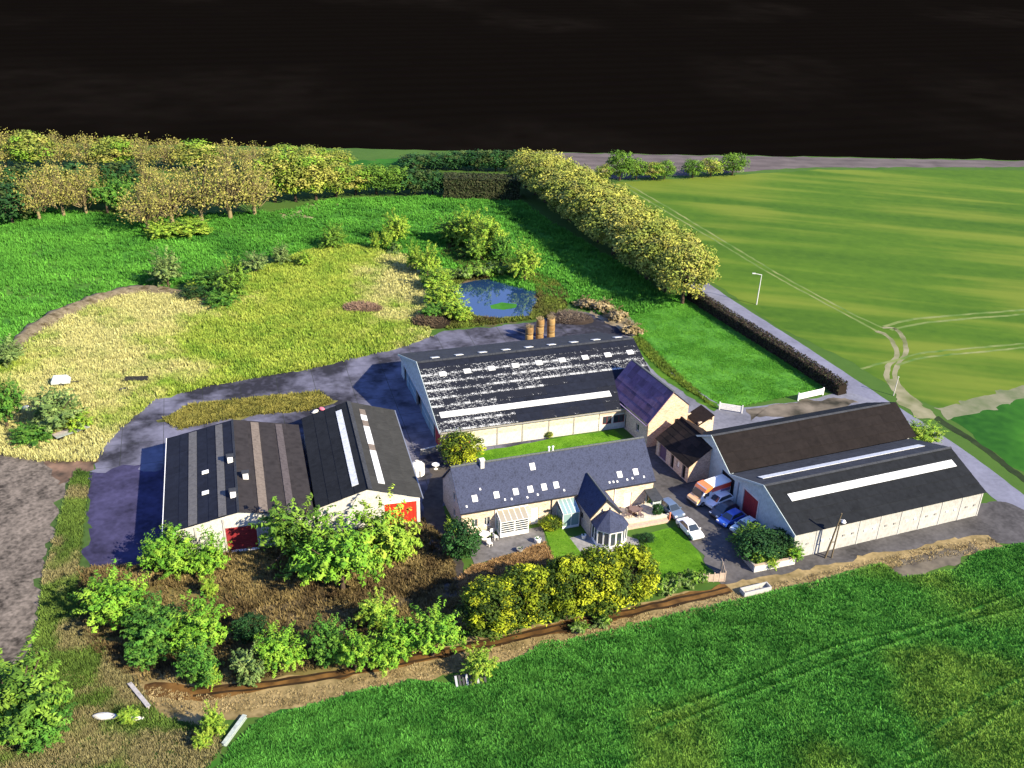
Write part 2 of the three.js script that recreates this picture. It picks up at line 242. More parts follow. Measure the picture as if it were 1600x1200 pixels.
sheet('driveway', [[12.31,-122.24],[14.58,-124.16],[17.91,-122.68],[24.78,-116.59],[30.97,-101.89],[33.25,-102.05],[54.53,-111.91],[57.82,-112.16],[64.16,-106.21],[59.9,-103.24],[49.28,-103.03],[40.83,-99.62],[25.53,-91.8],[20.15,-90.44],[20.08,-93.74],[18.79,-96.64],[16.24,-104.18],[14.65,-108.26],[13.78,-112.63]], Y(6), asphalt(0.02, 0.12, [1.05, 1, 1], 0.3), { res: 1024, amp: 0.35 });
// paddock right of the long barn
const paddockPoly = [[12.7,-170.51],[15.84,-174.97],[21.11,-178.6],[24.65,-178.36],[29.62,-167.7],[36.13,-154.48],[41.47,-142.81],[34.94,-139.06],[28.72,-135.87],[25.03,-135.95],[21.51,-141.46],[18.56,-147.39],[15.74,-155.74],[13.36,-163.84]];
sheet('paddock', paddockPoly, Y(7), (x, z) => {
  let e = 1e9; for (let i = 0; i < paddockPoly.length; i++) { const a = paddockPoly[i], b = paddockPoly[(i + 1) % paddockPoly.length], dx = b[0] - a[0], dz = b[1] - a[1], t = clamp(((x - a[0]) * dx + (z - a[1]) * dz) / (dx * dx + dz * dz)); e = Math.min(e, Math.hypot(x - a[0] - t * dx, z - a[1] - t * dz)); }
  const a = fbm(x * 0.3, z * 0.3, 4), b = fbm(x * 1.6, z * 1.6, 2), st = e < 5.5 ? 0.5 + 0.5 * Math.sin(e * 4.2) : 0.5;
  return mix3([0.025, 0.11, 0.01], [0.085, 0.25, 0.03], clamp(a * 0.8 + b * 0.5 + 0.3 * (st - 0.5) - 0.15));
}, { res: 1024, amp: 0.2 });
sheet('grass_verge', ribbonPoly([[13.8,-158.09],[17.59,-146.39],[20.9,-140.13],[24.65,-134.33]], 2.0), Y(8), grassMix([0.03, 0.09, 0.01], [0.08, 0.17, 0.012], [0.15, 0.15, 0.03], 0.4, 1.5, 0.4), { res: 256, amp: 0.3 });
sheet('reed_bank', [[5.08,-173.83],[9.1,-176.69],[13.83,-168.9],[14.67,-158.68],[10.86,-163.05],[7.74,-166.86]], Y(8), (x, z) => { const a = fbm(x * 0.7, z * 0.7, 4); return mix3([0.08, 0.06, 0.04], [0.32, 0.27, 0.18], a); }, { res: 256, amp: 0.8 });
// pond banks and water
sheet('earth_bank', [[-19.02,-162.74],[-17.74,-171.41],[-18.65,-180.59],[-14.43,-186.02],[-21.21,-194.01],[-20.92,-203.51],[-10.2,-195.31],[-3.17,-187.3],[0.83,-182.75],[3.4,-176.08],[2.3,-167.71],[-3.07,-164.37],[-16.51,-158.98]], Y(4), (x, z) => { const a = fbm(x * 0.5, z * 0.5, 4), c = fbm(x * 0.12, z * 0.12, 3); return mix3(mix3([0.035, 0.03, 0.015], [0.2, 0.15, 0.09], clamp(a * 1.3 - 0.15)), [0.05, 0.12, 0.015], 0.6 * sst(0.5, 0.6, c)); }, { res: 512, amp: 0.8 });
{
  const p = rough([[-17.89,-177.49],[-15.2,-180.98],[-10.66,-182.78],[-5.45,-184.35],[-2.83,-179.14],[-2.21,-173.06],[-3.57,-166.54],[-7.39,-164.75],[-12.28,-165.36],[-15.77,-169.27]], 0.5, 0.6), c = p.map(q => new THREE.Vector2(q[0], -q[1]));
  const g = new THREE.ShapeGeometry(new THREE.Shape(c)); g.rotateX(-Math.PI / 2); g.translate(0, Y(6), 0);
  const w = new THREE.MeshPhysicalMaterial({ roughness: 0.04, metalness: 0, ior: 1.6, clearcoat: 1, clearcoatRoughness: 0.03 }); w.color.setRGB(0.012, 0.036, 0.095);  // blue of the reflected sky is put into the base colour
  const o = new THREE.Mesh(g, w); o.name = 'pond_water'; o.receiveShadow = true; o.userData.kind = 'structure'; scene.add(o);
}
sheet('duckweed', [[-10.3,-169.84],[-8.29,-171.52],[-5.72,-171.2],[-5.87,-169.44],[-8.14,-168.62],[-10.01,-168.72]], Y(7), (x, z) => { const a = fbm(x, z, 3); return mix3([0.02, 0.1, 0.01], [0.05, 0.2, 0.02], a); }, { res: 64, amp: 0.25 });
// front garden, track and scrub
const scrubPoly = [[-49.76,-90.85],[-40.69,-92.63],[-30.59,-96.97],[-14.04,-103.37],[-10.52,-98.36],[-9.1,-92.39],[-6.76,-83.36],[-16.96,-76.54],[-25.98,-73.38],[-34.05,-72.49],[-38.3,-74.41],[-44.57,-79.56]];
sheet('scrub_ground', scrubPoly, Y(8), (x, z) => { const a = fbm(x * 0.5, z * 0.5, 5), b = fbm(x * 2.2, z * 2.2, 2), c = fbm(x * 0.13, z * 0.13, 3); return mix3(mix3([0.03, 0.022, 0.012], [0.19, 0.14, 0.065], clamp(a * 1.1 + b * 0.4 - 0.35)), [0.2, 0.17, 0.045], 0.5 * sst(0.5, 0.66, c)); }, { res: 1024, amp: 0.8 });
sheet('garden_path', ribbonPoly([[-13.01,-115.26],[-12.69,-104.85],[-10.28,-95.89],[-7.83,-85.86]], 2.6), Y(9), asphalt(0.02, 0.09, [1.15, 1, 0.9], 0.6), { res: 256, amp: 0.3 });
sheet('straw_margin', ribbonPoly([[-46.53,-73.93],[-39.01,-73.06],[-31.39,-71.55],[-22.93,-73.13],[-12.15,-77.28],[-2.44,-81.15],[10.64,-86.49],[21.25,-90.96],[32.56,-95.39],[44.73,-100.39],[53.81,-103.08]], t => 5.4 - 2.2 * t), Y(9), (x, z) => { const a = fbm(x * 0.8, z * 0.8, 4), b = fbm(x * 3, z * 3, 2); return mix3([0.09, 0.07, 0.025], [0.36, 0.27, 0.13], clamp(a * 0.9 + b * 0.5 - 0.2)); }, { res: 1024, amp: 0.5 });
sheet('mud_track', ribbonPoly([[-36.38,-73.21],[-30.6,-72.86],[-23.31,-74.75],[-12.33,-78.66],[-2.49,-82.32],[7.98,-86.64],[20.71,-92.05]], t => 1.5 + 0.3 * Math.sin(t * 20)), Y(10), (x, z) => { const a = fbm(x * 0.8, z * 0.8, 4), b = fbm(x * 2.5, z * 2.5, 2); return mix3([0.035, 0.018, 0.007], [0.2, 0.105, 0.03], clamp(a * 1.2 + b * 0.3 - 0.3)); }, { res: 1024, amp: 0.3 });
for (const d of [-8, 8]) sheet('tyre_rut', ribbonPoly([[-31.8,-72.88],[-23.31,-74.75],[-12.33,-78.66],[-2.49,-82.32],[7.98,-86.64],[20.68,-91.82]].map(p => [p[0] + d * 0.012, p[1] + d * 0.055]), 0.32), Y(11), (x, z) => { const a = fbm(x, z, 3); return mix3([0.012, 0.008, 0.004], [0.05, 0.028, 0.012], a); }, { res: 256, amp: 0.12 });
sheet('spoil_heap_ground', [[40.05,-98.07],[44.05,-100.6],[50.64,-102.6],[47.85,-98.6],[42.67,-95.82],[39.95,-95.05]], Y(10), (x, z) => { const a = fbm(x * 0.9, z * 0.9, 4); return mix3([0.04, 0.035, 0.03], [0.2, 0.17, 0.12], a); }, { res: 256, amp: 0.8 });
const cropPoly = [[-27.06,-62.8],[-26.18,-66.51],[-24.52,-69.96],[-19.76,-72.21],[-15.38,-74.33],[-11.93,-75.59],[-8.26,-75.44],[-2.94,-78.47],[0.75,-81.54],[10.58,-85.45],[16.15,-88.22],[21.85,-90.33],[29.34,-93.54],[38.94,-97.99],[40.42,-95.44],[47.08,-97.32],[50.87,-101.06],[56.91,-103.3],[71.1,-101.42],[84.54,-87.43],[60.56,-49.75],[-28,-45.9]];
sheet('crop_field', cropPoly, Y(12), grassMix([0.014, 0.07, 0.009], [0.045, 0.19, 0.02], [0.09, 0.2, 0.03], 0.35, 1.6, 0.5), { res: 2048, amp: 0.5, step: 0.7 });
const cropTrack = (x, z) => { const a = fbm(x * 0.7, z * 0.7, 3); return mix3([0.02, 0.1, 0.008], [0.08, 0.18, 0.03], clamp(a * 1.4 - 0.2)); };
const cropTracks = [[[9.75,-71.37],[19.25,-76.41],[26.89,-80.99],[31.99,-83.73],[38.53,-86.15],[49.79,-91.68],[62.88,-99.61]], [[10.24,-69.8],[19.99,-75.14],[27.51,-79.33],[32.9,-82.12],[40.41,-85.75],[52.21,-90.73]], [[32.46,-68.5],[38.37,-72.79],[44.76,-77.43],[51.31,-81.49]], [[30.62,-65.8],[38.79,-70.39],[45.22,-75.27],[51.85,-79.65]]];
for (const t of cropTracks) tr(t, 0.45, 13, cropTrack, 0.15);
sheet('grass_verge', [[-49.75,-61.62],[-44.74,-69.81],[-39.23,-70.53],[-32.98,-69.25],[-28.67,-68.3],[-27.01,-66.46],[-28.13,-62.74]], Y(10), grassMix([0.012, 0.06, 0.006], [0.04, 0.15, 0.015], [0.16, 0.15, 0.06], 0.3, 1.4, 0.5), { res: 512, amp: 0.5 });
sheet('grass_verge', [[-49.07,-78.33],[-53.03,-89.48],[-56.78,-103.02],[-58.5,-110.94],[-56.05,-110.36],[-48.95,-90.9],[-42.11,-79.71],[-36.97,-74.05],[-36.8,-70.25],[-44.06,-68.24],[-51.11,-68.65]], Y(9), grassMix([0.02, 0.045, 0.01], [0.06, 0.11, 0.025], [0.14, 0.12, 0.06], 0.3, 1.4, 0.8), { res: 512, amp: 0.7 });
sheet('bare_field', [[-70.1,-77.06],[-90.1,-115.67],[-71.27,-119.24],[-63.95,-117.79],[-57.67,-109.48],[-53.69,-97.9],[-50.39,-87.42],[-47.86,-78.41],[-48.87,-73.79],[-58.88,-68.22]], Y(7), (x, z) => { const a = fbm(x * 0.6, z * 0.35, 5), b = fbm(x * 3.1, z * 3.1, 3); return mix3([0.035, 0.03, 0.024], [0.25, 0.21, 0.17], clamp(a * 0.8 + b * 0.9 - 0.45)); }, { res: 1024, amp: 0.8 });
sheet('bare_patch', [[-65.55,-117.66],[-59.28,-116.49],[-56.45,-113.46],[-56.52,-109.56],[-59.15,-108.31]], Y(9), (x, z) => { const a = fbm(x * 0.7, z * 0.7, 4); return mix3([0.03, 0.025, 0.02], [0.24, 0.15, 0.1], clamp(a * 1.3 - 0.15)); }, { res: 256, amp: 0.7 });
sheet('mulch_bed', [[-8.77,-91.84],[-7.29,-94.28],[-3.15,-96.62],[0.53,-99.38],[1.6,-95.96],[-1.57,-92.66],[-5.54,-89.23],[-7.97,-87.44]], Y(10), (x, z) => { const a = fbm(x * 1.6, z * 1.6, 4), b = fbm(x * 5, z * 5, 2); return mix3([0.06, 0.03, 0.012], [0.34, 0.21, 0.09], clamp(a * 0.9 + b * 0.6 - 0.25)); }, { res: 512, amp: 0.25 });
const lawnFn = grassMix([0.045, 0.13, 0.006], [0.11, 0.25, 0.014], [0.14, 0.22, 0.025], 0.5, 2.5, 0.4);
sheet('lawn', [[0.49,-101.72],[2.28,-102.65],[3.18,-100.6],[4.91,-97.17],[2.61,-94.94],[1.45,-96.44]], Y(11), lawnFn, { res: 256, amp: 0.1 });
sheet('lawn', [[11.22,-101.42],[16.06,-103.9],[17.39,-100.55],[18.87,-95.43],[15.19,-92.61],[10.27,-91.94],[8.33,-95.93],[11.34,-98.36]], Y(11), lawnFn, { res: 512, amp: 0.1 });
sheet('lawn', [[-9.06,-119.17],[-4.31,-121.59],[9.33,-126.96],[11.55,-123.91],[9.1,-116.17],[-6.21,-111.12]], Y(9), lawnFn, { res: 512, amp: 0.2 });
sheet('garden_path', [[2,-99.74],[4.81,-101.24],[8.57,-102.29],[11.47,-100.53],[11.46,-97.86],[8.31,-95.45],[5.12,-96.69],[3.18,-99.06]], Y(10), asphalt(0.12, 0.34, [1.03, 1, 0.97], 0.8), { res: 256, amp: 0.1 });
sheet('garden_path', [[-8.4,-99.15],[-5.54,-100.25],[0.32,-102.78],[0.53,-99.64],[-3.17,-96.87],[-7.32,-94.64]], Y(9), asphalt(0.06, 0.2, [1.05, 1, 0.98], 0.8), { res: 256, amp: 0.15 });

// ---------------------------------------------------------------- buildings
const mCream = M([0.62, 0.55, 0.44], 0.9, { map: texWeather }), mWhite = M([0.8, 0.79, 0.76], 0.7), mWhiteWall = M([0.68, 0.66, 0.62], 0.9, { map: texStreak });
const mGreyPanel = M([0.52, 0.51, 0.49], 0.9, { map: texStreak }), mGreyPanel2 = M([0.485, 0.475, 0.455], 0.9, { map: texStreak }), mConcrete = M([0.32, 0.31, 0.29], 0.95, { map: texWeather });
const mBrick = M([0.62, 0.47, 0.34], 0.92, { map: texBrick }), mBrickShade = M([0.62, 0.5, 0.42], 0.92, { map: texBrick }), mBrickPale = M([0.7, 0.58, 0.45], 0.92, { map: texBrick });  // pinkish brick carries the tone of shaded walls in its colour
const mSlate = M([0.046, 0.055, 0.098], 0.7, { map: texSlate }), mSlateDark = M([0.03, 0.035, 0.055], 0.7, { map: texSlate }), mRidge = M([0.11, 0.12, 0.12], 0.85, { map: texWeather });
const mRoofDark = [0.93, 1, 1.07].map(k => M([0.016 * k, 0.018 * k, 0.021 * k], 0.9, { map: texWeather })), mRoofBrown = [0.93, 1, 1.07].map(k => M([0.017 * k, 0.0135 * k, 0.0125 * k], 0.92, { map: texWeather }));
const mRoofGrey = [0.94, 1, 1.06].map(k => M([0.05 * k, 0.054 * k, 0.062 * k], 0.85, { map: texWeather })), mRoofNavy = [0.92, 1, 1.08].map(k => M([0.013 * k, 0.016 * k, 0.027 * k], 0.88, { map: texWeather }));
const mLichen = texLichen.map(t => M([1, 1, 1], 0.92, { map: t }));
const mPurple = M([0.17, 0.1, 0.16], 0.9, { map: texWeather }), mTileBrown = M([0.028, 0.02, 0.017], 0.92, { map: texWeather });
const mSky = M([0.75, 0.76, 0.74], 0.5, { map: texWeather }), mSkyDim = M([0.13, 0.125, 0.12], 0.7, { map: texWeather }), mSkyTan = M([0.19, 0.155, 0.125], 0.7, { map: texWeather });
const mRed = M([0.3, 0.022, 0.03], 0.6, { map: texStreak }), mRedBright = M([0.62, 0.03, 0.015], 0.55), mBlueDoor = M([0.2, 0.33, 0.42], 0.65, { map: texStreak }), mTeal = M([0.52, 0.6, 0.6], 0.7, { map: texStreak });
const mDark = M([0.012, 0.012, 0.014], 0.8), mBlack = M([0.02, 0.02, 0.022], 0.6), mGlass = glass([0.03, 0.04, 0.05]), mGlassPale = glass([0.22, 0.33, 0.33], 0.15), mRoofGlass = glass([0.5, 0.53, 0.56], 0.12);
const mSteel = M([0.35, 0.36, 0.37], 0.5, { metal: 0.6 }), mWood = M([0.3, 0.2, 0.12], 0.85, { map: texStreak }), mPaleWood = M([0.6, 0.46, 0.36], 0.85, { map: texStreak });
const mFascia = M([0.5, 0.56, 0.55], 0.7, { map: texWeather });
const texLichen2 = texture(256, 256, (u, v) => { const a = tnoise(u, v, 9, 4), b = tnoise(u, v + 0.3, 40, 2), k = 0.5 + 0.8 * a; return mix3([k, k, k], [3, 3, 3], sst(0.68, 0.78, b * 0.6 + a * 0.4)).map(q => Math.min(1, q)); }, true);
const lerp = (a, b, t) => a + (b - a) * t;
// a roof slope of overlapping sheets between eave and ridge lines; each sheet is a piece
function slopeSheets(parent, u0, u1, e, r, nu, nc, pick, along = 'u', skip) {
  // e = [v, y] at the eave, r = [v, y] at the ridge (or [u, y] when the ridge runs along v)
  for (let c = 0; c < nc; c++) for (let i = 0; i < nu; i++) {
    if (skip && skip(i / nu, c / nc, 1 / nu, 1 / nc)) continue;
    const t0 = c / nc, t1 = Math.min(1, (c + 1) / nc + 0.012), a0 = lerp(u0, u1, i / nu) + (i ? -0.015 : 0), a1 = lerp(u0, u1, (i + 1) / nu);
    const lift = 0.045, j = R(-0.006, 0.006);
    const p0 = [lerp(e[0], r[0], t0), lerp(e[1], r[1], t0) + lift + j], p1 = [lerp(e[0], r[0], t1), lerp(e[1], r[1], t1) + 0.008 + j];
    const pts = along === 'u' ? [[a0, p0[1], p0[0]], [a1, p0[1], p0[0]], [a1, p1[1], p1[0]], [a0, p1[1], p1[0]]] : [[p0[0], p0[1], a0], [p0[0], p0[1], a1], [p1[0], p1[1], a1], [p1[0], p1[1], a0]];
    const g = slab(pts, 0.03, 0.22, rnd(), rnd());
    part('roof_sheet', g, pick(i / nu, c / nc), parent);
  }
}
const any = a => () => a[Math.floor(rnd() * a.length)];
// the same with lichen: sheet-local uv so that growth follows the lap
function lichenSheets(parent, u0, u1, e, r, nu, nc, amount) {
  for (let c = 0; c < nc; c++) for (let i = 0; i < nu; i++) {
    const t0 = c / nc, t1 = Math.min(1, (c + 1) / nc + 0.012), a0 = lerp(u0, u1, i / nu), a1 = lerp(u0, u1, (i + 1) / nu), j = R(-0.006, 0.006);
    const p0 = [lerp(e[0], r[0], t0), lerp(e[1], r[1], t0) + 0.045 + j], p1 = [lerp(e[0], r[0], t1), lerp(e[1], r[1], t1) + 0.008 + j];
    const k = amount((i + 0.5) / nu, (c + 0.5) / nc) + R(-0.1, 0.1);
    const g = slab([[a0, p0[1], p0[0]], [a1, p0[1], p0[0]], [a1, p1[1], p1[0]], [a0, p1[1], p1[0]]], 0.03, 0.22, rnd(), rnd());
    if (k > 0.25) { const uv = g.attributes.uv, p = g.attributes.position; const o = rnd(); for (let q = 0; q < uv.count; q++) uv.setXY(q, (p.getX(q) - a0) / 2.2 + o, clamp((-p.getZ(q) - p0[0]) / (p1[0] - p0[0]), 0.02, 0.98)); }
    part('roof_sheet', g, k > 0.75 ? mLichen[2] : k > 0.5 ? mLichen[1] : k > 0.25 ? mLichen[0] : mRoofNavy[Math.floor(rnd() * 3)], parent);
  }
}
// a point on a slope given by eave/ridge
function window4(parent, u0, u1, y0, y1, v, cols = 2, rows = 1, frame = mWhite, pane = mGlass, side = 1) {
  const w = part('window', [bx(u0, u1, y0, y0 + 0.06, v, v + 0.06), bx(u0, u1, y1 - 0.06, y1, v, v + 0.06), bx(u0, u0 + 0.06, y0 + 0.06, y1 - 0.06, v, v + 0.06), bx(u1 - 0.06, u1, y0 + 0.06, y1 - 0.06, v, v + 0.06),
    ...Array.from({ length: cols - 1 }, (_, k) => { const x = lerp(u0, u1, (k + 1) / cols); return bx(x - 0.025, x + 0.025, y0 + 0.06, y1 - 0.06, v + 0.005, v + 0.055); })], frame, parent);
  for (let i = 0; i < cols; i++) for (let j = 0; j < rows; j++) part('pane', bx(lerp(u0 + 0.06, u1 - 0.06, i / cols) + 0.026, lerp(u0 + 0.06, u1 - 0.06, (i + 1) / cols) - 0.026, lerp(y0 + 0.06, y1 - 0.06, j / rows) + 0.012, lerp(y0 + 0.06, y1 - 0.06, (j + 1) / rows) - 0.012, v + 0.03, v + 0.045), pane, w);
  return w;
}

// ---- farmhouse
{
  const B = thing('farmhouse', 'long brick farmhouse with blue slate roof, front wing and white conservatories', 'house', [-9.1, -99.9], 21.4 * rad);
  const L = 24.1, W = 7.9, E = 3.5, RH = 7.12, sl = (RH - E) / (W / 2), yv = v => E + sl * v;
  const holes = [rc(1.2, 1.9, 1.0, 2.1), rc(2.7, 3.4, 1.0, 2.1), rc(8.45, 9.35, 0.05, 2.25), rc(4.4, 7.4, 0.05, 2.3), rc(20.4, 21.3, 0.05, 2.1)];
  part('front_wall', wallU(rc(0, L, 0, E), holes, 0, 0.35, 0.4), mBrickPale, B, 'pale cream brick front wall');
  part('wall', wallU(rc(0, L, 0, E), [], W - 0.35, 0.35, 0.4), mBrickShade, B);
  for (const u of [0, L - 0.35]) part('gable_wall', wallV([[0.352, 0], [W - 0.352, 0], [W - 0.352, E], [W / 2, RH - 0.12], [0.352, E]], u ? [] : [rc(2.6, 3.3, 3.1, 4.2), rc(2.6, 3.3, 1.0, 2.0)], u, 0.35, 0.4), mBrickShade, B);
  for (const [y0, y1] of [[3.1, 4.2], [1.0, 2.0]]) { const w = part('window', bx(0.1, 0.16, y0, y1, 2.6, 3.3), mWhite, B); part('pane', bx(0.085, 0.1, y0 + 0.1, y1 - 0.1, 2.7, 3.2), mGlass, w); }
  for (const [a, b] of [[1.2, 1.9], [2.7, 3.4]]) { window4(B, a, b, 1.0, 2.1, 0.1, 2, 2); part('window_sill', bx(a - 0.06, b + 0.06, 0.93, 0.995, -0.06, 0.12), mWhite, B); }
  const d = part('door', bx(8.45, 9.35, 0.05, 2.25, 0.08, 0.14), mWhite, B); part('door_handle', bx(8.52, 8.6, 1.05, 1.12, 0.03, 0.08), mSteel, d);
  part('door', bx(20.4, 21.3, 0.05, 2.1, 0.1, 0.16), mWhite, B);
  // roof: two slate slopes, ridge tiles one by one, gutters
  const roof = part('roof', [slab([[-0.18, yv(-0.25), -0.25], [L + 0.18, yv(-0.25), -0.25], [L + 0.18, RH, W / 2], [-0.18, RH, W / 2]], 0.12, 0.42), slab([[-0.18, yv(-0.25), W + 0.25], [L + 0.18, yv(-0.25), W + 0.25], [L + 0.18, RH, W / 2], [-0.18, RH, W / 2]], 0.12, 0.42)], mSlate, B);
  for (let k = 0; k < 40; k++) { const g = new THREE.CylinderGeometry(0.14, 0.14, 0.6, 8, 1, false, 0, Math.PI * 2); g.rotateZ(Math.PI / 2); g.translate(-0.15 + (k + 0.5) * 0.61, RH + R(-0.015, 0.01), -W / 2); part('ridge_tile', g, mRidge, roof); }
  part('gutter', bx(-0.15, 14.0, E - 0.28, E - 0.16, -0.42, -0.28), mBlack, B); part('gutter', bx(17.9, L + 0.15, E - 0.28, E - 0.16, -0.42, -0.28), mBlack, B);
  for (const u of [4.0, 10.9, 19.0]) part('downpipe', bx(u, u + 0.09, 0.05, E - 0.2, -0.12, -0.03), u === 10.9 ? mBlack : mWhite, B);
  // roof lights
  const cs = Math.cos(Math.atan(sl)), rl = (u, v, w = 0.62, h = 0.78) => {
    const dv = h * cs / 2, up = 0.1, f = part('roof_window', slab([[u - w / 2, yv(v - dv) + up, v - dv], [u + w / 2, yv(v - dv) + up, v - dv], [u + w / 2, yv(v + dv) + up, v + dv], [u - w / 2, yv(v + dv) + up, v + dv]], 0.12), mWhite, B);
    const q = dv * 0.74, ww = w * 0.36; part('pane', slab([[u - ww, yv(v - q) + up + 0.02, v - q], [u + ww, yv(v - q) + up + 0.02, v - q], [u + ww, yv(v + q) + up + 0.02, v + q], [u - ww, yv(v + q) + up + 0.02, v + q]], 0.015), mRoofGlass, f);
  };
  for (const u of [1.83, 4.44, 6.78, 8.58, 10.27, 11.78, 19.91, 22.01]) rl(u, 0.85); rl(9.48, 2.81, 0.62, 0.85);
  for (const [u, v] of [[0.7, 0.3], [2.7, 1.6], [5.3, 0.35], [6.1, 0.3], [8.0, 0.22], [9.3, 0.3], [12.6, 0.3], [18.4, 0.32], [18.9, 0.3], [19.4, 0.28], [20.7, 0.3], [21.4, 0.35], [22.9, 0.3]]) part('roof_vent', slab([[u - 0.1, yv(v - 0.1) + 0.08, v - 0.1], [u + 0.1, yv(v - 0.1) + 0.08, v - 0.1], [u + 0.08, yv(v + 0.1) + 0.05, v + 0.1], [u - 0.08, yv(v + 0.1) + 0.05, v + 0.1]], 0.1), mWhite, B);
  const ch = part('chimney', bx(3.3, 3.75, yv(3.4), RH + 0.55, 3.35, 3.8), mWhiteWall, B); part('chimney_cap', bx(3.24, 3.81, RH + 0.55, RH + 0.65, 3.29, 3.86), mWhite, ch);
  for (const u of [11.9, 12.4]) { const g = new THREE.LatheGeometry([[0.0, 0.62], [0.13, 0.6], [0.15, 0.5], [0.1, 0.4], [0.09, 0]].map(p => new THREE.Vector2(...p)), 10); g.translate(u, RH + 0.1, -W / 2); part('chimney_pot', g, mWhite, B); }
  // dish on the wall
  { const g = new THREE.SphereGeometry(0.33, 14, 6, 0, Math.PI * 2, 0, 0.9); g.scale(1, 0.5, 1); g.rotateX(-Math.PI * 0.42); g.translate(10.45, 1.75, 0.45); part('satellite_dish', [g.toNonIndexed(), bx(10.41, 10.49, 1.7, 1.78, -0.3, 0.0)].map(q => { q.deleteAttribute('uv'); return q; }), mBlack, B); }
  // wing
  const a0 = 14.05, a1 = 17.75, v0 = -4.5, we = 2.95, wr = 4.95, am = (a0 + a1) / 2, ve = (wr - E) / sl;
  part('gable_wall', wallU([[a0, 0], [a1, 0], [a1, we], [am, wr - 0.1], [a0, we]], [], v0, 0.3, 0.4), mBrickPale, B, 'cream brick gable of the front wing');
  part('wall', wallV(rc(-0.002, -v0 - 0.302, 0, we).map(p => [-p[0], p[1]]), [rc(-2.3, -1.5, 0.9, 1.9)], a0, 0.3, 0.4), mBrickShade, B); part('wall', wallV(rc(v0 + 0.302, -0.002, 0, we), [], a1 - 0.3, 0.3, 0.4), mBrickPale, B);
  { const w = part('window', bx(a0 + 0.1, a0 + 0.16, 0.9, 1.9, -2.3, -1.5), mWhite, B); part('pane', bx(a0 + 0.085, a0 + 0.1, 1.0, 1.8, -2.2, -1.6), mGlass, w); }
  const ev = 0.02, wroof = part('roof', [slab([[a0 - 0.2, we - 0.2, v0 - 0.15], [am, wr, v0 - 0.15], [am, wr, ve], [a0 - 0.2, we - 0.2, ev - 0.3]], 0.1, 0.42), slab([[a1 + 0.2, we - 0.2, v0 - 0.15], [am, wr, v0 - 0.15], [am, wr, ve], [a1 + 0.2, we - 0.2, ev - 0.3]], 0.1, 0.42)], mSlate, B, 'slate roof of the front wing');
  for (let k = 0; k < 11; k++) { const g = new THREE.CylinderGeometry(0.1, 0.1, 0.53, 8); g.rotateX(Math.PI / 2); g.translate(am, wr + 0.02, -(v0 - 0.1 + (k + 0.5) * 0.54)); part('ridge_tile', g, mRidge, wroof); }
  part('lead_valley', slab([[a0 - 0.3, E - 0.1, 0.0], [a0 - 0.1, E - 0.1, 0.0], [am - 0.02, wr + 0.03, ve + 0.05], [am - 0.16, wr + 0.04, ve + 0.1]], 0.04), mWhiteWall, B);
  part('lead_valley', slab([[a1 + 0.3, E - 0.1, 0.0], [a1 + 0.1, E - 0.1, 0.0], [am + 0.02, wr + 0.03, ve + 0.05], [am + 0.16, wr + 0.04, ve + 0.1]], 0.04), mSteel, B);
  for (const s of [0, 1]) part('barge_board', slab([[s ? a1 + 0.22 : a0 - 0.22, we - 0.2, v0 - 0.22], [am, wr + 0.02, v0 - 0.22], [am, wr + 0.02, v0 - 0.16], [s ? a1 + 0.22 : a0 - 0.22, we - 0.2, v0 - 0.16]], 0.16), mBlack, B);
  // octagonal sun room before the wing
  {
    const S = part('sun_room', new THREE.CylinderGeometry(2.02, 2.02, 0.45, 8, 1).rotateY(22.5 * rad).translate(16, 0.225, 5.6), mWhite, B, 'white octagonal sun room with dark pointed roof');
    const P = k => [16 + 2 * Math.cos((k * 45 + 22.5) * rad), 5.6 + 2 * Math.sin((k * 45 + 22.5) * rad)];
    for (let k = -2; k < 6; k++) {
      const A = P(k), C = P(k + 1), mx = (A[0] + C[0]) / 2, mz = (A[1] + C[1]) / 2, ln = Math.hypot(C[0] - A[0], C[1] - A[1]), ang = -Math.atan2(C[1] - A[1], C[0] - A[0]);
      const place = g => { g.rotateY(ang); g.translate(mx, 0, mz); return g; };
      const mk = (x0, x1, y0, y1, t) => { const g = new THREE.BoxGeometry(x1 - x0, y1 - y0, t); g.translate((x0 + x1) / 2, (y0 + y1) / 2, 0); return place(uvm(g)); };
      part('window_frame', [mk(-ln / 2, -ln / 2 + 0.1, 0.45, 2.1, 0.1), mk(ln / 2 - 0.1, ln / 2, 0.45, 2.1, 0.1), mk(-0.08, 0.08, 0.45, 2.1, 0.1), mk(-ln / 2, ln / 2, 2.1, 2.32, 0.12)], mWhite, S);
      for (const q of [-1, 1]) part('pane', mk(q < 0 ? -ln / 2 + 0.1 : 0.08, q < 0 ? -0.08 : ln / 2 - 0.1, 0.45, 2.1, 0.03), mGlass, S);
      const g = new THREE.BufferGeometry(), rr = 1.1, ax = 16, az = 5.3, X = p => [16 + (p[0] - 16) * rr, 2.3, 5.6 + (p[1] - 5.6) * rr];
      const a = X(A), c = X(C), t = [ax, 4.0, az]; g.setAttribute('position', new THREE.Float32BufferAttribute([...a, ...t, ...c, ...a, ...c, 16, 2.3, 5.6], 3)); part('roof_facet', uvm(g, 0.42), mSlate, S);
    }
    const f = new THREE.SphereGeometry(0.11, 10, 8); f.scale(1, 1.6, 1); f.translate(16, 4.08, 5.3); part('finial', f, mBlack, S);
  }
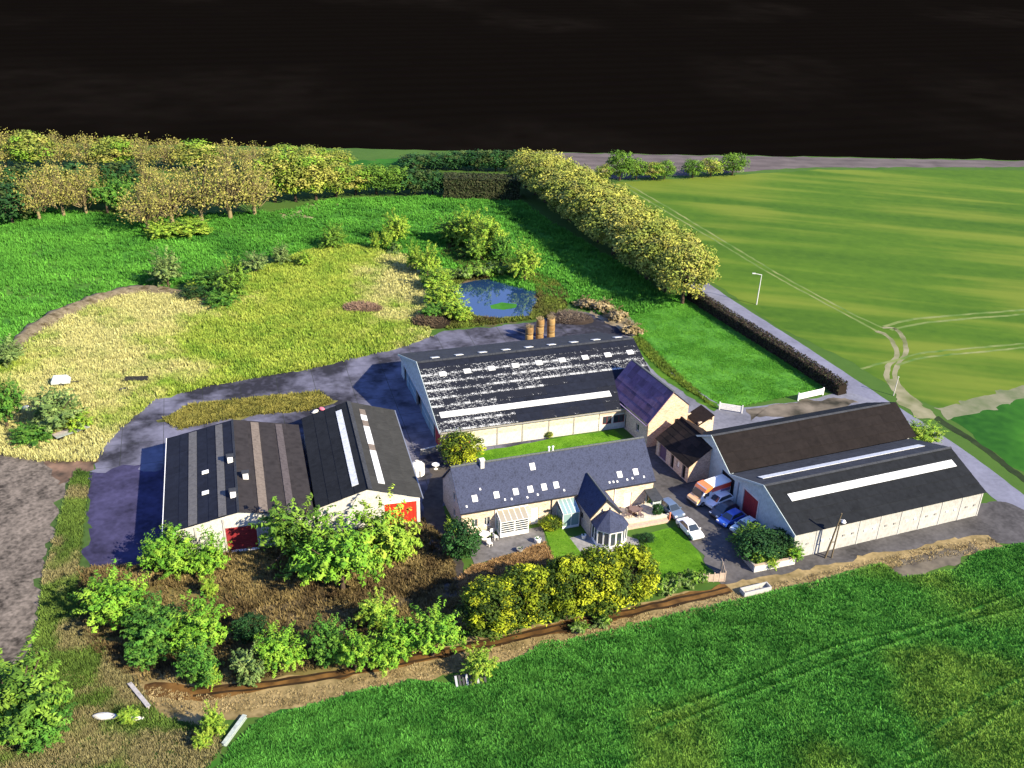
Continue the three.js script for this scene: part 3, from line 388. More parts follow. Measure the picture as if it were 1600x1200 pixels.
  // lean-to conservatory with white bars
  {
    const u0 = 4.15, u1 = 7.6, vf = -1.55, C = part('conservatory', [bx(u0, u1, 0, 0.5, vf, vf + 0.12), bx(u0, u0 + 0.12, 0, 0.5, vf + 0.122, -0.002), bx(u1 - 0.12, u1, 0, 0.5, vf + 0.122, -0.002), bx(u0, u1, 2.0, 2.15, vf, vf + 0.12), bx(u0, u0 + 0.1, 0.5, 2.0, vf, vf + 0.1), bx(u1 - 0.1, u1, 0.5, 2.0, vf, vf + 0.1), bx(5.8, 5.95, 0.5, 2.0, vf, vf + 0.1)], mWhite, B, 'white framed lean-to conservatory');
    for (const [a, b] of [[u0 + 0.1, 5.8], [5.95, u1 - 0.1]]) for (let r = 0; r < 5; r++) { part('pane', bx(a, b, 0.5 + r * 0.3 + 0.07, 0.8 + r * 0.3, vf + 0.05, vf + 0.07), mGlass, C); part('glazing_bar', bx(a, b, 0.5 + r * 0.3, 0.57 + r * 0.3, vf + 0.01, vf + 0.09), mWhite, C); }
    for (const u of [u0, u1 - 0.08]) { part('side_frame', [bx(u, u + 0.08, 0.5, 2.3, -0.1, -0.004), bx(u, u + 0.08, 2.0, 2.12, vf + 0.122, -0.1), bx(u, u + 0.08, 0.5, 2.0, -0.85, -0.77)], mWhite, C); for (const [p, q] of [[vf + 0.1, -0.85], [-0.77, -0.1]]) part('pane', bx(u + 0.03, u + 0.05, 0.5, 2.0, p, q), mGlassPale, C); }
    for (let k = 0; k < 6; k++) { const p = u0 + k * (u1 - u0 - 0.06) / 5; part('rafter', slab([[p, 2.2, vf - 0.1], [p + 0.06, 2.2, vf - 0.1], [p + 0.06, 2.75, -0.01], [p, 2.75, -0.01]], 0.07), mWhite, C); if (k < 5) part('roof_pane', slab([[p + 0.06, 2.19, vf - 0.08], [p + (u1 - u0 - 0.06) / 5, 2.19, vf - 0.08], [p + (u1 - u0 - 0.06) / 5, 2.74, -0.01], [p + 0.06, 2.74, -0.01]], 0.02), M([0.3, 0.27, 0.21], 0.4), C); }  // opaque brown roof panes, coloured as the dark recess under open rafters
    part('signboard', bx(4.3, 8.0, 2.78, 3.12, -0.06, -0.003), mWhite, B);
  }
  // glazed porch in the corner of the wing
  {
    const u0 = 11.65, u1 = 13.75, vf = -2.0, C = part('glass_porch', [bx(u0, u1, 0, 0.3, vf, vf + 0.1), ...[0, 0.5, 1].map(t => bx(lerp(u0, u1 - 0.07, t), lerp(u0, u1 - 0.07, t) + 0.07, 0.3, 1.95, vf + 0.01, vf + 0.09)), bx(u0, u1, 1.95, 2.05, vf, vf + 0.1), bx(u0, u0 + 0.08, 0.0, 2.0, -0.1, -0.01)], mWhite, B, 'pale green glass porch in the corner');
    for (const t of [0, 1]) part('pane', bx(u0 + 0.07 + t * 1.02, u0 + 1.01 + t * 1.02, 0.3, 1.95, vf + 0.04, vf + 0.06), mGlassPale, C);
    part('pane', bx(u0 + 0.02, u0 + 0.05, 0.05, 2.0, vf + 0.12, -0.12), mGlassPale, C);
    for (let k = 0; k < 5; k++) { const p = u0 + k * (u1 - u0 - 0.06) / 4; part('rafter', slab([[p, 2.1, vf - 0.1], [p + 0.06, 2.1, vf - 0.1], [p + 0.06, 2.85, -0.01], [p, 2.85, -0.01]], 0.07), mWhite, C); if (k < 4) part('roof_pane', slab([[p + 0.06, 2.08, vf - 0.1], [p + 0.51, 2.08, vf - 0.1], [p + 0.51, 2.83, -0.01], [p + 0.06, 2.83, -0.01]], 0.02), mGlassPale, C); }
  }
}
// raised patio with its low wall, right of the wing
{
  const P = thing('patio_terrace', 'pale raised patio with low brick edge wall beside house wing', 'patio', [-9.1, -99.9], 21.4 * rad);
  for (let i = 0; i < 7; i++) for (let j = 0; j < 4; j++) part('paving_slab', bx(18.0 + i * 0.9, 18.88 + i * 0.9, 0.0, 0.25 + R(-0.006, 0.006), -0.15 - (j + 1) * 0.82, -0.17 - j * 0.82, 0.7), [mCream, mWhiteWall][(i * 3 + j * 5) % 3 ? 0 : 1], P);
  part('wall', bx(18.0, 24.6, 0, 0.55, -3.75, -3.5, 0.7), mBrickPale, P); part('wall_coping', bx(17.95, 24.65, 0.55, 0.62, -3.8, -3.45), mCream, P);
  part('step', bx(18.0, 24.3, 0, 0.28, -4.5, -3.76), mPaleWood, P);
}
{ const S = thing('lean_to_shelter', 'small open shelter with blue grey roof at house corner by drive', 'shelter', [-9.8, -100.4], 21.4 * rad);
  for (const [u, v] of [[23.6, -1.0], [24.6, -1.0], [23.6, -2.9], [24.6, -2.9]]) part('post', bx(u, u + 0.1, 0, 1.9, v, v + 0.1), mTeal, S);
  part('panel', bx(23.72, 24.58, 0.05, 1.6, -2.88, -2.84), mTeal, S); part('roof', slab([[23.4, 1.95, -3.1], [24.9, 1.95, -3.1], [24.9, 2.2, -0.7], [23.4, 2.2, -0.7]], 0.08), mRoofGrey[2], S); }

// ---- long barn behind the house
{
  const B = thing('long_barn', 'wide dark barn with lichen-flecked roof and skylights beside the pond', 'barn', [-13.4, -118.9], 20.2 * rad);
  const L = 31.6, W = 24.4, E = 3.25, RH = 7.5;
  // front wall: bays of two panels between posts
  const cuts = [0, 4.0, 7.6, 11.1, 14.8, 18.4, 22.1];
  for (let i = 0; i < 6; i++) { part('wall_panel', bx(cuts[i] + 0.09, cuts[i + 1] - 0.09, 0, 1.75, 0.05, 0.22), i === 0 ? mRed : mWhiteWall, B); part('wall_panel', bx(cuts[i] + 0.09, cuts[i + 1] - 0.09, 1.76, E - 0.05, 0.03, 0.22), mCream, B); part('post', bx(cuts[i] - 0.085, cuts[i] + 0.085, 0, E - 0.03, 0, 0.25), mConcrete, B); }
  part('front_wall', wallU(rc(22.1, L, 0, E - 0.05), [rc(22.6, 23.9, 0.9, 2.1), rc(24.2, 25.8, 0.9, 2.1)], 0.04, 0.2), mWhiteWall, B);
  for (const [a, b] of [[22.6, 23.9], [24.2, 25.8]]) window4(B, a, b, 0.9, 2.1, 0.08, 2, 1, mRed);
  part('fascia', bx(22.1, 26, 2.35, 2.7, 0.0, 0.035), mPaleWood, B);
  part('wall', bx(0.2, L, 0, E - 0.05, W - 0.22, W - 0.02), mConcrete, B); part('wall', wallV([[0.26, 0], [W - 0.26, 0], [W - 0.26, E - 0.1], [W / 2, RH - 0.25], [0.26, E - 0.1]], [], L - 0.2, 0.2), mConcrete, B);
  // left end: sheeted gable above sliding doors
  part('gable_wall', wallV([[0.02, 2.85], [W - 0.02, 2.85], [W - 0.02, E - 0.05], [W / 2, RH - 0.15], [0.02, E - 0.05]], [], -0.05, 0.1), mFascia, B);
  part('door_track', bx(-0.12, -0.051, 2.62, 2.9, 0.1, W - 0.1), mWhiteWall, B);
  part('wall', bx(0.0, 0.2, 0, 2.85, 0.26, 3.2), mRed, B); part('wall', bx(0, 0.2, 0, 2.85, W - 2, W - 0.24), mFascia, B);
  for (const [a, b, o] of [[4.2, 6.6, 0.05], [6.65, 9.1, 0], [9.15, 11.2, 0.05], [14.4, 16.2, 0], [16.25, 18.6, 0.05], [18.65, 20.4, 0]]) { const d = part('sliding_door', bx(-0.02 + o, 0.06 + o, 0.05, 2.62, a, b), mBlueDoor, B); part('door_rail', bx(-0.05 + o, -0.021 + o, 1.25, 1.4, a + 0.05, b - 0.05), mFascia, d); }
  for (const v of [3.2, 11.4, 14.1, 20.5]) part('post', bx(0, 0.22, 0, 2.85, v, v + 0.2), mConcrete, B);
  part('floor', bx(0.25, L - 0.25, 0.0, 0.04, 0.26, W - 0.26), mConcrete, B);
  // roof
  const lich = (a, c) => { const n = fbm(a * 5 + 3, c * 4, 2) - 0.5; if (c > 0.88) return 0.05 + n; if (c > 0.6) return 0.85 - 0.25 * Math.abs(a - 0.35) + n; if (c > 0.3) return (a < 0.3 ? 0.66 : a < 0.5 ? 0.4 : 0.05) + n; return (a < 0.32 ? 0.72 : a > 0.72 ? 0.5 : 0.3) + n; };
  lichenSheets(B, -0.25, L + 0.25, [-0.3, E - 0.1], [W / 2, RH], 18, 9, lich);
  slopeSheets(B, -0.25, L + 0.25, [W + 0.3, E - 0.1], [W / 2, RH], 14, 6, any(mRoofGrey));
  for (let k = 0; k < 18; k++) part('ridge_cap', slab([[-0.25 + k * 1.783, RH + 0.0, W / 2 - 0.3], [1.5 + k * 1.783, RH + 0.0, W / 2 - 0.3], [1.5 + k * 1.783, RH + 0.14, W / 2], [-0.25 + k * 1.783, RH + 0.14, W / 2]], 0.03), mRoofGrey[k % 3], B);
  // long translucent strip low on the front slope, sheet by sheet
  const yv = v => E + (RH - E) * (v / (W / 2));
  for (let k = 0; k < 14; k++) { const u = 0.5 + k * 1.72; part('skylight_sheet', slab([[u, yv(2.0) + 0.11, 2.0], [u + 1.7, yv(2.0) + 0.11, 2.0], [u + 1.7, yv(3.0) + 0.09, 3.0], [u, yv(3.0) + 0.09, 3.0]], 0.04, 0.5, rnd(), rnd()), mSky, B); }
  for (let k = 0; k < 9; k++) { const u = 2.2 + k * 3.45; part('roof_light', slab([[u, yv(9.1) + 0.12, 9.1], [u + 0.95, yv(9.1) + 0.12, 9.1], [u + 0.95, yv(9.9) + 0.12, 9.9], [u, yv(9.9) + 0.12, 9.9]], 0.06), mSky, B); part('roof_light', slab([[u + 0.2, yv(W - 14.4) + 0.13, 14.4], [u + 1.3, yv(W - 14.4) + 0.13, 14.4], [u + 1.3, yv(W - 15.6) + 0.13, 15.6], [u + 0.2, yv(W - 15.6) + 0.13, 15.6]], 0.06), mSky, B); }
  part('gutter', bx(-0.2, 26, E - 0.28, E - 0.16, -0.45, -0.32), mConcrete, B);
  for (const s of [0, 1]) part('barge_board', slab([[-0.34, s ? E - 0.05 : E - 0.05, s ? W + 0.3 : -0.3], [-0.27, E - 0.05, s ? W + 0.3 : -0.3], [-0.27, RH + 0.12, W / 2], [-0.34, RH + 0.12, W / 2]], 0.3), mTeal, B);
}
// ---- stone outbuilding with purple roof
{
  const B = thing('stone_outbuilding', 'tall stone outbuilding with purple mottled roof at end of long barn', 'outbuilding', [13.6, -122.4], 27.5 * rad);
  const L = 6.1, W = 10.6, EL = 3.9, ER = 5.3, RH = 7.7, m = 3.4;
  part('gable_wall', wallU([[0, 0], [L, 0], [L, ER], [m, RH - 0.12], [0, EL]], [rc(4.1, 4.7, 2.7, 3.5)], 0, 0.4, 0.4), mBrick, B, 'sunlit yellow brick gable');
  part('window', bx(4.1, 4.7, 2.7, 3.5, 0.2, 0.25), mDark, B);
  part('gable_wall', wallU([[0, 0], [L, 0], [L, ER], [m, RH - 0.12], [0, EL]], [], W - 0.4, 0.4, 0.4), mBrick, B);
  part('wall', wallV(rc(0.402, W - 0.402, 0, EL), [rc(5.6, 6.5, 0.05, 2.2), rc(2.2, 3.0, 1.2, 2.3), rc(7.4, 8.1, 1.2, 2.2)], 0, 0.4, 0.4), mBrickShade, B, 'shaded pinkish side wall');
  part('door', bx(0.2, 0.26, 0.05, 2.2, 5.6, 6.5), mDark, B); for (const [a, b, t] of [[2.2, 3.0, 2.3], [7.4, 8.1, 2.2]]) { const w = part('window', bx(0.18, 0.24, 1.2, t, a, b), mWhite, B); part('pane', bx(0.165, 0.18, 1.28, t - 0.08, a + 0.08, b - 0.08), mGlass, w); }
  part('wall', bx(L - 0.4, L, 0, ER, 0.402, W - 0.402, 0.4), mBrick, B);
  slopeSheets(B, -0.15, W + 0.15, [-0.25, EL - 0.25], [m, RH], 8, 5, any([mPurple, M([0.19, 0.12, 0.185], 0.9, { map: texWeather }), M([0.14, 0.085, 0.13], 0.9, { map: texWeather })]), 'v');
  slopeSheets(B, -0.15, W + 0.15, [L + 0.2, ER - 0.15], [m, RH], 8, 3, any([mTileBrown, mRoofBrown[1]]), 'v');
  part('ridge_cap', bx(m - 0.14, m + 0.14, RH - 0.02, RH + 0.12, -0.16, W + 0.16), mRidge, B);
  part('verge', slab([[-0.45, EL - 0.4, -0.18], [m, RH + 0.06, -0.18], [m, RH + 0.06, -0.05], [-0.45, EL - 0.4, -0.05]], 0.08), mPurple, B);
  part('gutter', bx(-0.5, -0.34, EL - 0.52, EL - 0.4, -0.1, W + 0.1), M([0.3, 0.22, 0.3], 0.8), B);
}
// ---- lower brick cart shed with brown roof
{
  const B = thing('brick_stable', 'low brick stable with dark brown tiled roof behind the van', 'stable', [18.21, -113.75], 26.2 * rad);
  const L = 6.95, W = 7.9, E = 2.45, RH = 4.75, m = 3.5;
  part('gable_wall', wallU([[0, 0], [L, 0], [L, E], [m, RH - 0.12], [0, E]], [], 0, 0.35, 0.4), mBrick, B);
  part('gable_wall', wallU([[0, 0], [L, 0], [L, E], [m, RH - 0.12], [0, E]], [], W - 0.35, 0.35, 0.4), mBrick, B);
  const hs = [[0.7, 1.5, 0.05, 2.0], [2.2, 2.9, 0.9, 1.8], [3.5, 4.3, 0.05, 2.0], [5.4, 7.2, 0.05, 2.05]];
  part('wall', wallV(rc(0.352, W - 0.352, 0, E), hs.map(h => rc(...h)), 0, 0.35, 0.4), mBrickShade, B); part('wall', bx(L - 0.35, L, 0, E, 0.352, W - 0.352), mBrick, B);
  hs.forEach((h, i) => part(i === 1 ? 'window' : 'door', bx(0.2, 0.26, h[2], h[3], h[0], h[1]), i === 3 ? M([0.13, 0.08, 0.13], 0.8) : i === 1 ? mWhite : mDark, B));
  slopeSheets(B, -0.15, W + 0.15, [-0.25, E - 0.15], [m, RH], 8, 5, any([mTileBrown, mRoofBrown[0], mRoofBrown[1]]), 'v'); slopeSheets(B, -0.15, W + 0.15, [L + 0.25, E - 0.15], [m, RH], 8, 5, any([mTileBrown, mRoofBrown[0]]), 'v');
  part('ridge_cap', bx(m - 0.13, m + 0.13, RH, RH + 0.11, -0.16, W + 0.16), mTileBrown, B);
}
{
  const B = thing('small_lean_to', 'tiny brick lean-to with black roof beside stone outbuilding gable', 'outbuilding', [20.6, -125.0], 27 * rad);
  part('wall', [bx(0, 2.4, 0, 2.7, 0, 0.25, 0.4), bx(0, 0.25, 0, 2.2, 0.252, 2.7, 0.4), bx(2.15, 2.4, 0, 2.7, 0.252, 2.7, 0.4), bx(0, 2.4, 0, 2.7, 2.702, 2.95, 0.4)], mBrickPale, B);
  part('roof', slab([[-0.2, 2.35, -0.15], [2.3, 3.5, -0.15], [2.3, 3.5, 3.1], [-0.2, 2.35, 3.1]], 0.12), mTileBrown, B); part('wall_head', bx(2.152, 2.398, 2.7, 3.3, 0.002, 2.948, 0.4), mBrickPale, B);
}
// ---- double-span barn by the road
{
  const B = thing('double_span_barn', 'double-span barn with dark roofs, pale panelled wall and red door', 'barn', [28.5, -98.0], 23.6 * rad);
  const L = 26.9, W = 13.7, E = 3.55, RH = 5.9, W2 = 24.0, R2 = 6.2, m2 = 18.85;
  // front wall: precast panels between ribs, each with small vents
  for (let i = 0; i < 9; i++) {
    const a = i * L / 9, b = (i + 1) * L / 9;
    for (const [y0, y1] of [[0, 1.2], [1.21, 2.35], [2.36, E - 0.02]]) part('wall_panel', bx(a + 0.09, b - 0.09, y0, y1, 0.04 + R(0, 0.02), 0.22, 0.35), [mGreyPanel, mGreyPanel2][Math.floor(rnd() * 2)], B);
    part('rib', bx(a - 0.085, a + 0.085, 0, E - 0.02, 0, 0.25), mGreyPanel, B);
    for (const t of i === 0 ? [0.62] : [0.3, 0.72]) part('wall_vent', bx(lerp(a, b, t) - 0.16, lerp(a, b, t) + 0.16, 1.62, 1.84, -0.03, 0.045), i % 2 ? mWhite : mConcrete, B);
  }
  part('rib', bx(L - 0.085, L + 0.085, 0, E - 0.02, 0, 0.25), mGreyPanel, B);
  // left end: stepped gables with a red door and a blackened doorway
  part('gable_wall', wallV([[0.26, 0], [W2 - 0.2, 0], [W2 - 0.2, E - 0.05], [m2, R2 - 0.12], [W + 0.0, E - 0.0], [W / 2, RH - 0.12], [0.26, E - 0.05]], [rc(7.6, 10.7, 0.05, 3.2), rc(12.9, 15.9, 0.05, 3.0), rc(3.2, 3.5, 0.6, 1.3)], 0.0, 0.25), mTeal, B, 'pale grey rendered gable end');
  const d = part('door', bx(0.08, 0.16, 0.05, 3.2, 7.6, 10.7), mRed, B, 'dark red sheeted door'); for (let k = 0; k < 7; k++) part('door_board', bx(0.055, 0.079, 0.1, 3.15, 7.65 + k * 0.43, 8.04 + k * 0.43), mRed, d);
  for (const [a, b] of [[7.4, 7.6], [10.7, 10.9]]) part('door_post', bx(-0.06, -0.002, 0, 3.35, a, b), mWhiteWall, B); part('door_lintel', bx(-0.06, -0.002, 3.2, 3.4, 7.602, 10.698), mWhiteWall, B);
  part('door', bx(0.15, 0.22, 0.05, 3.0, 12.9, 15.9), mDark, B, 'black panel standing for the unlit doorway behind the van'); part('downpipe', bx(-0.1, -0.01, 0.1, 3.3, 11.9, 12.0), mSteel, B); part('rail', bx(-0.5, -0.44, 0.7, 0.78, 3.2, 6.8), mPaleWood, B);  // black panel puts the unlit inside of the doorway into colour
  part('wall', wallV([[0.26, 0], [W2 - 0.2, 0], [W2 - 0.2, E - 0.05], [m2, R2 - 0.12], [W, E], [W / 2, RH - 0.12], [0.26, E - 0.05]], [], L - 0.25, 0.25), mGreyPanel, B); part('wall', bx(0.252, L - 0.252, 0, E - 0.05, W2 - 0.24, W2 - 0.02), mConcrete, B);
  slopeSheets(B, -0.2, L + 0.25, [-0.28, E - 0.08], [W / 2, RH], 16, 5, any(mRoofDark)); slopeSheets(B, -0.2, L + 0.25, [W - 0.05, E], [W / 2, RH], 16, 5, any(mRoofGrey));
  slopeSheets(B, -0.2, L + 1.3, [W + 0.05, E + 0.02], [m2, R2], 16, 4, any(mRoofBrown)); slopeSheets(B, -0.2, L + 1.3, [W2 + 0.25, E - 0.1], [m2, R2], 16, 4, any(mRoofDark));
  for (let k = 0; k < 12; k++) { const u = -0.2 + k * 2.28; for (const [v, y] of [[W / 2, RH], [m2, R2]]) part('ridge_cap', slab([[u, y + 0.03, v - 0.26], [u + 2.26, y + 0.03, v - 0.26], [u + 2.26, y + 0.15, v], [u, y + 0.15, v], [u, y + 0.03, v + 0.26], [u + 2.26, y + 0.03, v + 0.26]].slice(0, 4), 0.03), mRoofGrey[k % 3], B); }
  const y1 = v => E + (RH - E) * v / (W / 2);
  for (let k = 0; k < 15; k++) { const u = 1.9 + k * 1.6; part('skylight_sheet', slab([[u, y1(4.0) + 0.12, 4.0], [u + 1.58, y1(4.0) + 0.12, 4.0], [u + 1.58, y1(5.05) + 0.1, 5.05], [u, y1(5.05) + 0.1, 5.05]], 0.04, 0.5, rnd(), rnd()), mSky, B); part('skylight_sheet', slab([[u - 0.6, y1(W - 9.2) + 0.12, 9.2], [u + 0.98, y1(W - 9.2) + 0.12, 9.2], [u + 0.98, y1(W - 10.3) + 0.12, 10.3], [u - 0.6, y1(W - 10.3) + 0.12, 10.3]], 0.04, 0.5, rnd(), rnd()), mSky, B); }
  for (const [v0, y0, v1, yy] of [[-0.3, E - 0.05, W / 2, RH + 0.1], [W, E, W / 2, RH + 0.1], [W, E, m2, R2 + 0.1], [W2 + 0.25, E - 0.1, m2, R2 + 0.1]]) part('barge_board', slab([[-0.3, y0, v0], [-0.22, y0, v0], [-0.22, yy, v1], [-0.3, yy, v1]], 0.22), mTeal, B);
}
// ---- left shed
{
  const B = thing('wide_shed', 'wide navy roofed shed with pale strips and maroon door, left of yard', 'shed', [-40.6, -93.4], 17.1 * rad);
  const L = 15.9, W = 21.4, E = 3.4, RH = 5.1, m = L / 2;
  part('gable_wall', wallU([[0, 0], [L, 0], [L, E - 0.05], [m, RH - 0.12], [0, E - 0.05]], [rc(6.2, 9.5, 0.05, 3.1)], 0, 0.22), mWhiteWall, B, 'white gable wall'); part('gable_wall', wallU([[0, 0], [L, 0], [L, E - 0.05], [m, RH - 0.12], [0, E - 0.05]], [], W - 0.22, 0.22), mConcrete, B);
  part('door', bx(6.2, 9.5, 0.05, 3.1, 0.1, 0.16), mRed, B, 'maroon roller door'); part('door_sill', bx(6.1, 9.6, 0, 0.12, -0.35, -0.002), mWhite, B); for (let k = 0; k < 9; k++) part('door_slat', bx(6.25, 9.45, 0.1 + k * 0.33, 0.4 + k * 0.33, 0.07, 0.099), mRed, B);
  for (const u of [3.0, 6.0, 9.6, 12.5]) part('pier', bx(u, u + 0.2, 0, u === 3.0 || u === 12.5 ? 3.7 : 4.3, -0.08, -0.002), mGreyPanel, B);
  for (const u of [0, L - 0.22]) part('wall', bx(u, u + 0.22, 0, E - 0.05, 0.222, W - 0.222), mGreyPanel, B);
  slopeSheets(B, -0.2, W + 0.2, [-0.25, E - 0.05], [m, RH], 14, 5, any(mRoofNavy), 'v'); slopeSheets(B, -0.2, W + 0.2, [L, E], [m, RH], 14, 5, any([0.95, 1, 1.05].map(k => M([0.034 * k, 0.03 * k, 0.03 * k], 0.92, { map: texLichen2 }))), 'v');
  const yu = u => E + (RH - E) * (1 - Math.abs(u - m) / m) + 0.1;
  for (const [u, mm, w] of [[2.45, mSkyDim, 0.95], [5.7, mSkyDim, 0.85], [10.0, mSkyTan, 0.95], [13.0, M([0.1, 0.085, 0.085], 0.8, { map: texWeather }), 0.8]]) for (let k = 0; k < 11; k++) part('translucent_sheet', slab([[u, yu(u), 0.0 + k * 1.93], [u + w, yu(u + w), 0.0 + k * 1.93], [u + w, yu(u + w), 1.91 + k * 1.93], [u, yu(u), 1.91 + k * 1.93]], 0.04, 0.5, rnd(), rnd()), mm, B);
  for (const [u, v] of [[4.35, 10.4], [4.32, 5.8]]) part('roof_light', slab([[u - 0.35, yu(u - 0.35) + 0.06, v - 0.35], [u + 0.4, yu(u + 0.4) + 0.06, v - 0.35], [u + 0.4, yu(u + 0.4) + 0.06, v + 0.35], [u - 0.35, yu(u - 0.35) + 0.06, v + 0.35]], 0.08), mWhite, B);
  for (const [u, v] of [[7.3, 11.3], [8.9, 7.2], [7.4, 3.4]]) { const c = part('roof_cowl', bx(u - 0.3, u + 0.3, yu(u) - 0.3, yu(u) + 0.55, v - 0.3, v + 0.3), mWhite, B); part('cowl_cap', bx(u - 0.42, u + 0.42, yu(u) + 0.55, yu(u) + 0.66, v - 0.1, v + 0.62), mRoofGrey[1], c); }
  for (let k = 0; k < 12; k++) part('ridge_cap', slab([[m - 0.28, RH + 0.02, -0.2 + k * 1.817], [m, RH + 0.13, -0.2 + k * 1.817], [m, RH + 0.13, 1.6 + k * 1.817], [m - 0.28, RH + 0.02, 1.6 + k * 1.817]], 0.03), mRoofGrey[k % 3], B);
  part('barge_board', bx(-0.34, -0.26, E - 0.2, E + 0.02, -0.2, W + 0.2), mWhite, B);
}
// ---- right-hand shed of the pair
{
  const B = thing('skylit_shed', 'grey roofed shed with two bright skylight strips and red door', 'shed', [-25.4, -99.3], 16.5 * rad);
  const L = 11.7, W = 21.7, E = 3.55, RH = 5.4, m = L / 2;
  part('gable_wall', wallU([[0, 0], [L, 0], [L, E - 0.05], [m, RH - 0.12], [0, E - 0.05]], [rc(7.6, 11.3, 0.05, 3.0)], 0, 0.22), mWhiteWall, B, 'white gable wall'); part('gable_wall', wallU([[0, 0], [L, 0], [L, E - 0.05], [m, RH - 0.12], [0, E - 0.05]], [], W - 0.22, 0.22), mConcrete, B);
  part('door', bx(7.6, 11.3, 0.05, 3.0, 0.1, 0.16), mRedBright, B, 'bright red sheeted door'); for (let k = 0; k < 9; k++) part('door_board', bx(7.64 + k * 0.41, 8.0 + k * 0.41, 0.1, 2.95, 0.065, 0.099), mRedBright, B);
  part('fascia', bx(7.4, 11.7, 3.02, 3.3, -0.06, -0.002), mWhite, B);
  for (const u of [0, L - 0.22]) part('wall', bx(u, u + 0.22, 0, E - 0.05, 0.222, W - 0.222), mGreyPanel, B);
  slopeSheets(B, -0.2, W + 0.2, [-0.1, E - 0.02], [m, RH], 14, 4, any(mRoofDark), 'v'); slopeSheets(B, -0.2, W + 0.2, [L + 0.28, E - 0.08], [m, RH], 14, 4, any([0.95, 1, 1.05].map(k => M([0.05 * k, 0.05 * k, 0.047 * k], 0.92, { map: texStreak }))), 'v');
  const yu = u => E + (RH - E) * (1 - Math.abs(u - m) / m) + 0.1;
  for (const u of [4.2, 7.2]) for (let k = 0; k < 12; k++) part('skylight_sheet', slab([[u, yu(u), 1.5 + k * 1.56], [u + 0.75, yu(u + 0.75), 1.5 + k * 1.56], [u + 0.75, yu(u + 0.75), 3.04 + k * 1.56], [u, yu(u), 3.04 + k * 1.56]], 0.04, 0.5, rnd(), rnd()), u > 6 && rnd() < 0.45 ? mSkyTan : mSky, B);
  for (let k = 0; k < 12; k++) part('ridge_cap', slab([[m, RH + 0.13, -0.2 + k * 1.84], [m + 0.5, RH - 0.03, -0.2 + k * 1.84], [m + 0.5, RH - 0.03, 1.62 + k * 1.84], [m, RH + 0.13, 1.62 + k * 1.84]], 0.03), mRoofGrey[k % 3], B);
  part('gutter', bx(L + 0.3, L + 0.42, E - 0.22, E - 0.1, -0.2, W + 0.2), mSteel, B);
}

// ---------------------------------------------------------------- vehicles
const paint = (rgb) => { const m = new THREE.MeshPhysicalMaterial({ roughness: 0.35, clearcoat: 0.8, clearcoatRoughness: 0.08 }); m.color.setRGB(...rgb); return m; };
const mTyre = M([0.012, 0.012, 0.012], 0.85), mRim = M([0.4, 0.4, 0.42], 0.35, { metal: 0.8 }), mLamp = glass([0.7, 0.7, 0.68], 0.1), mTail = M([0.4, 0.02, 0.02], 0.3);
function profile(pts, w, bevel = 0.06) {
  const sh = new THREE.Shape(pts.map(p => new THREE.Vector2(...p))), g = new THREE.ExtrudeGeometry(sh, { depth: w - 2 * bevel, bevelEnabled: true, bevelSize: bevel, bevelThickness: bevel, bevelOffset: -bevel, bevelSegments: 2, curveSegments: 4 });
  g.translate(0, 0, -(w / 2 - bevel)); return uvm(g);
}
function prism(b, t) { // eight corners: bottom four, top four (x,y,z), anticlockwise from above
  const v = [], q = (a, b2, c, d) => v.push(...a, ...b2, ...c, ...a, ...c, ...d);
  q(t[0], t[1], t[2], t[3]); for (let i = 0; i < 4; i++) { const j = (i + 1) % 4; q(b[i], b[j], t[j], t[i]); }
  const g = new THREE.BufferGeometry(); g.setAttribute('position', new THREE.Float32BufferAttribute(v, 3)); return uvm(g);
}
function panel(c, inset = 0.1, off = 0.012, th = 0.01) { // pane set just proud of a four-cornered face
  const P = c.map(p => new THREE.Vector3(...p)), m = P.reduce((a, p) => a.add(p.clone().multiplyScalar(0.25)), new THREE.Vector3());
  const n = P[1].clone().sub(P[0]).cross(P[2].clone().sub(P[0])).normalize(), Q = P.map(p => p.clone().lerp(m, inset).addScaledVector(n, off)), Bk = Q.map(p => p.clone().addScaledVector(n, -th)), v = [];
  const t = (a, b, d) => v.push(...a.toArray(), ...b.toArray(), ...d.toArray()); t(Q[0], Q[1], Q[2]); t(Q[0], Q[2], Q[3]); for (let i = 0; i < 4; i++) { const j = (i + 1) % 4; t(Q[i], Bk[i], Bk[j]); t(Q[i], Bk[j], Q[j]); }
  const g = new THREE.BufferGeometry(); g.setAttribute('position', new THREE.Float32BufferAttribute(v, 3)); return uvm(g);
}
function wheels(B, xs, r, hw) {
  for (const x of xs) for (const s of [-1, 1]) {
    const g = new THREE.CylinderGeometry(r, r, 0.2, 18); g.rotateX(Math.PI / 2); g.translate(x, r, s * (hw - 0.06)); const w = part('wheel', g, mTyre, B);
    const q = new THREE.CylinderGeometry(r * 0.62, r * 0.62, 0.215, 12); q.rotateX(Math.PI / 2); q.translate(x, r, s * (hw - 0.055)); part('rim', q, mRim, w);
  }
}
function heading(a, b) { return Math.atan2(-(b[1] - a[1]), b[0] - a[0]); }
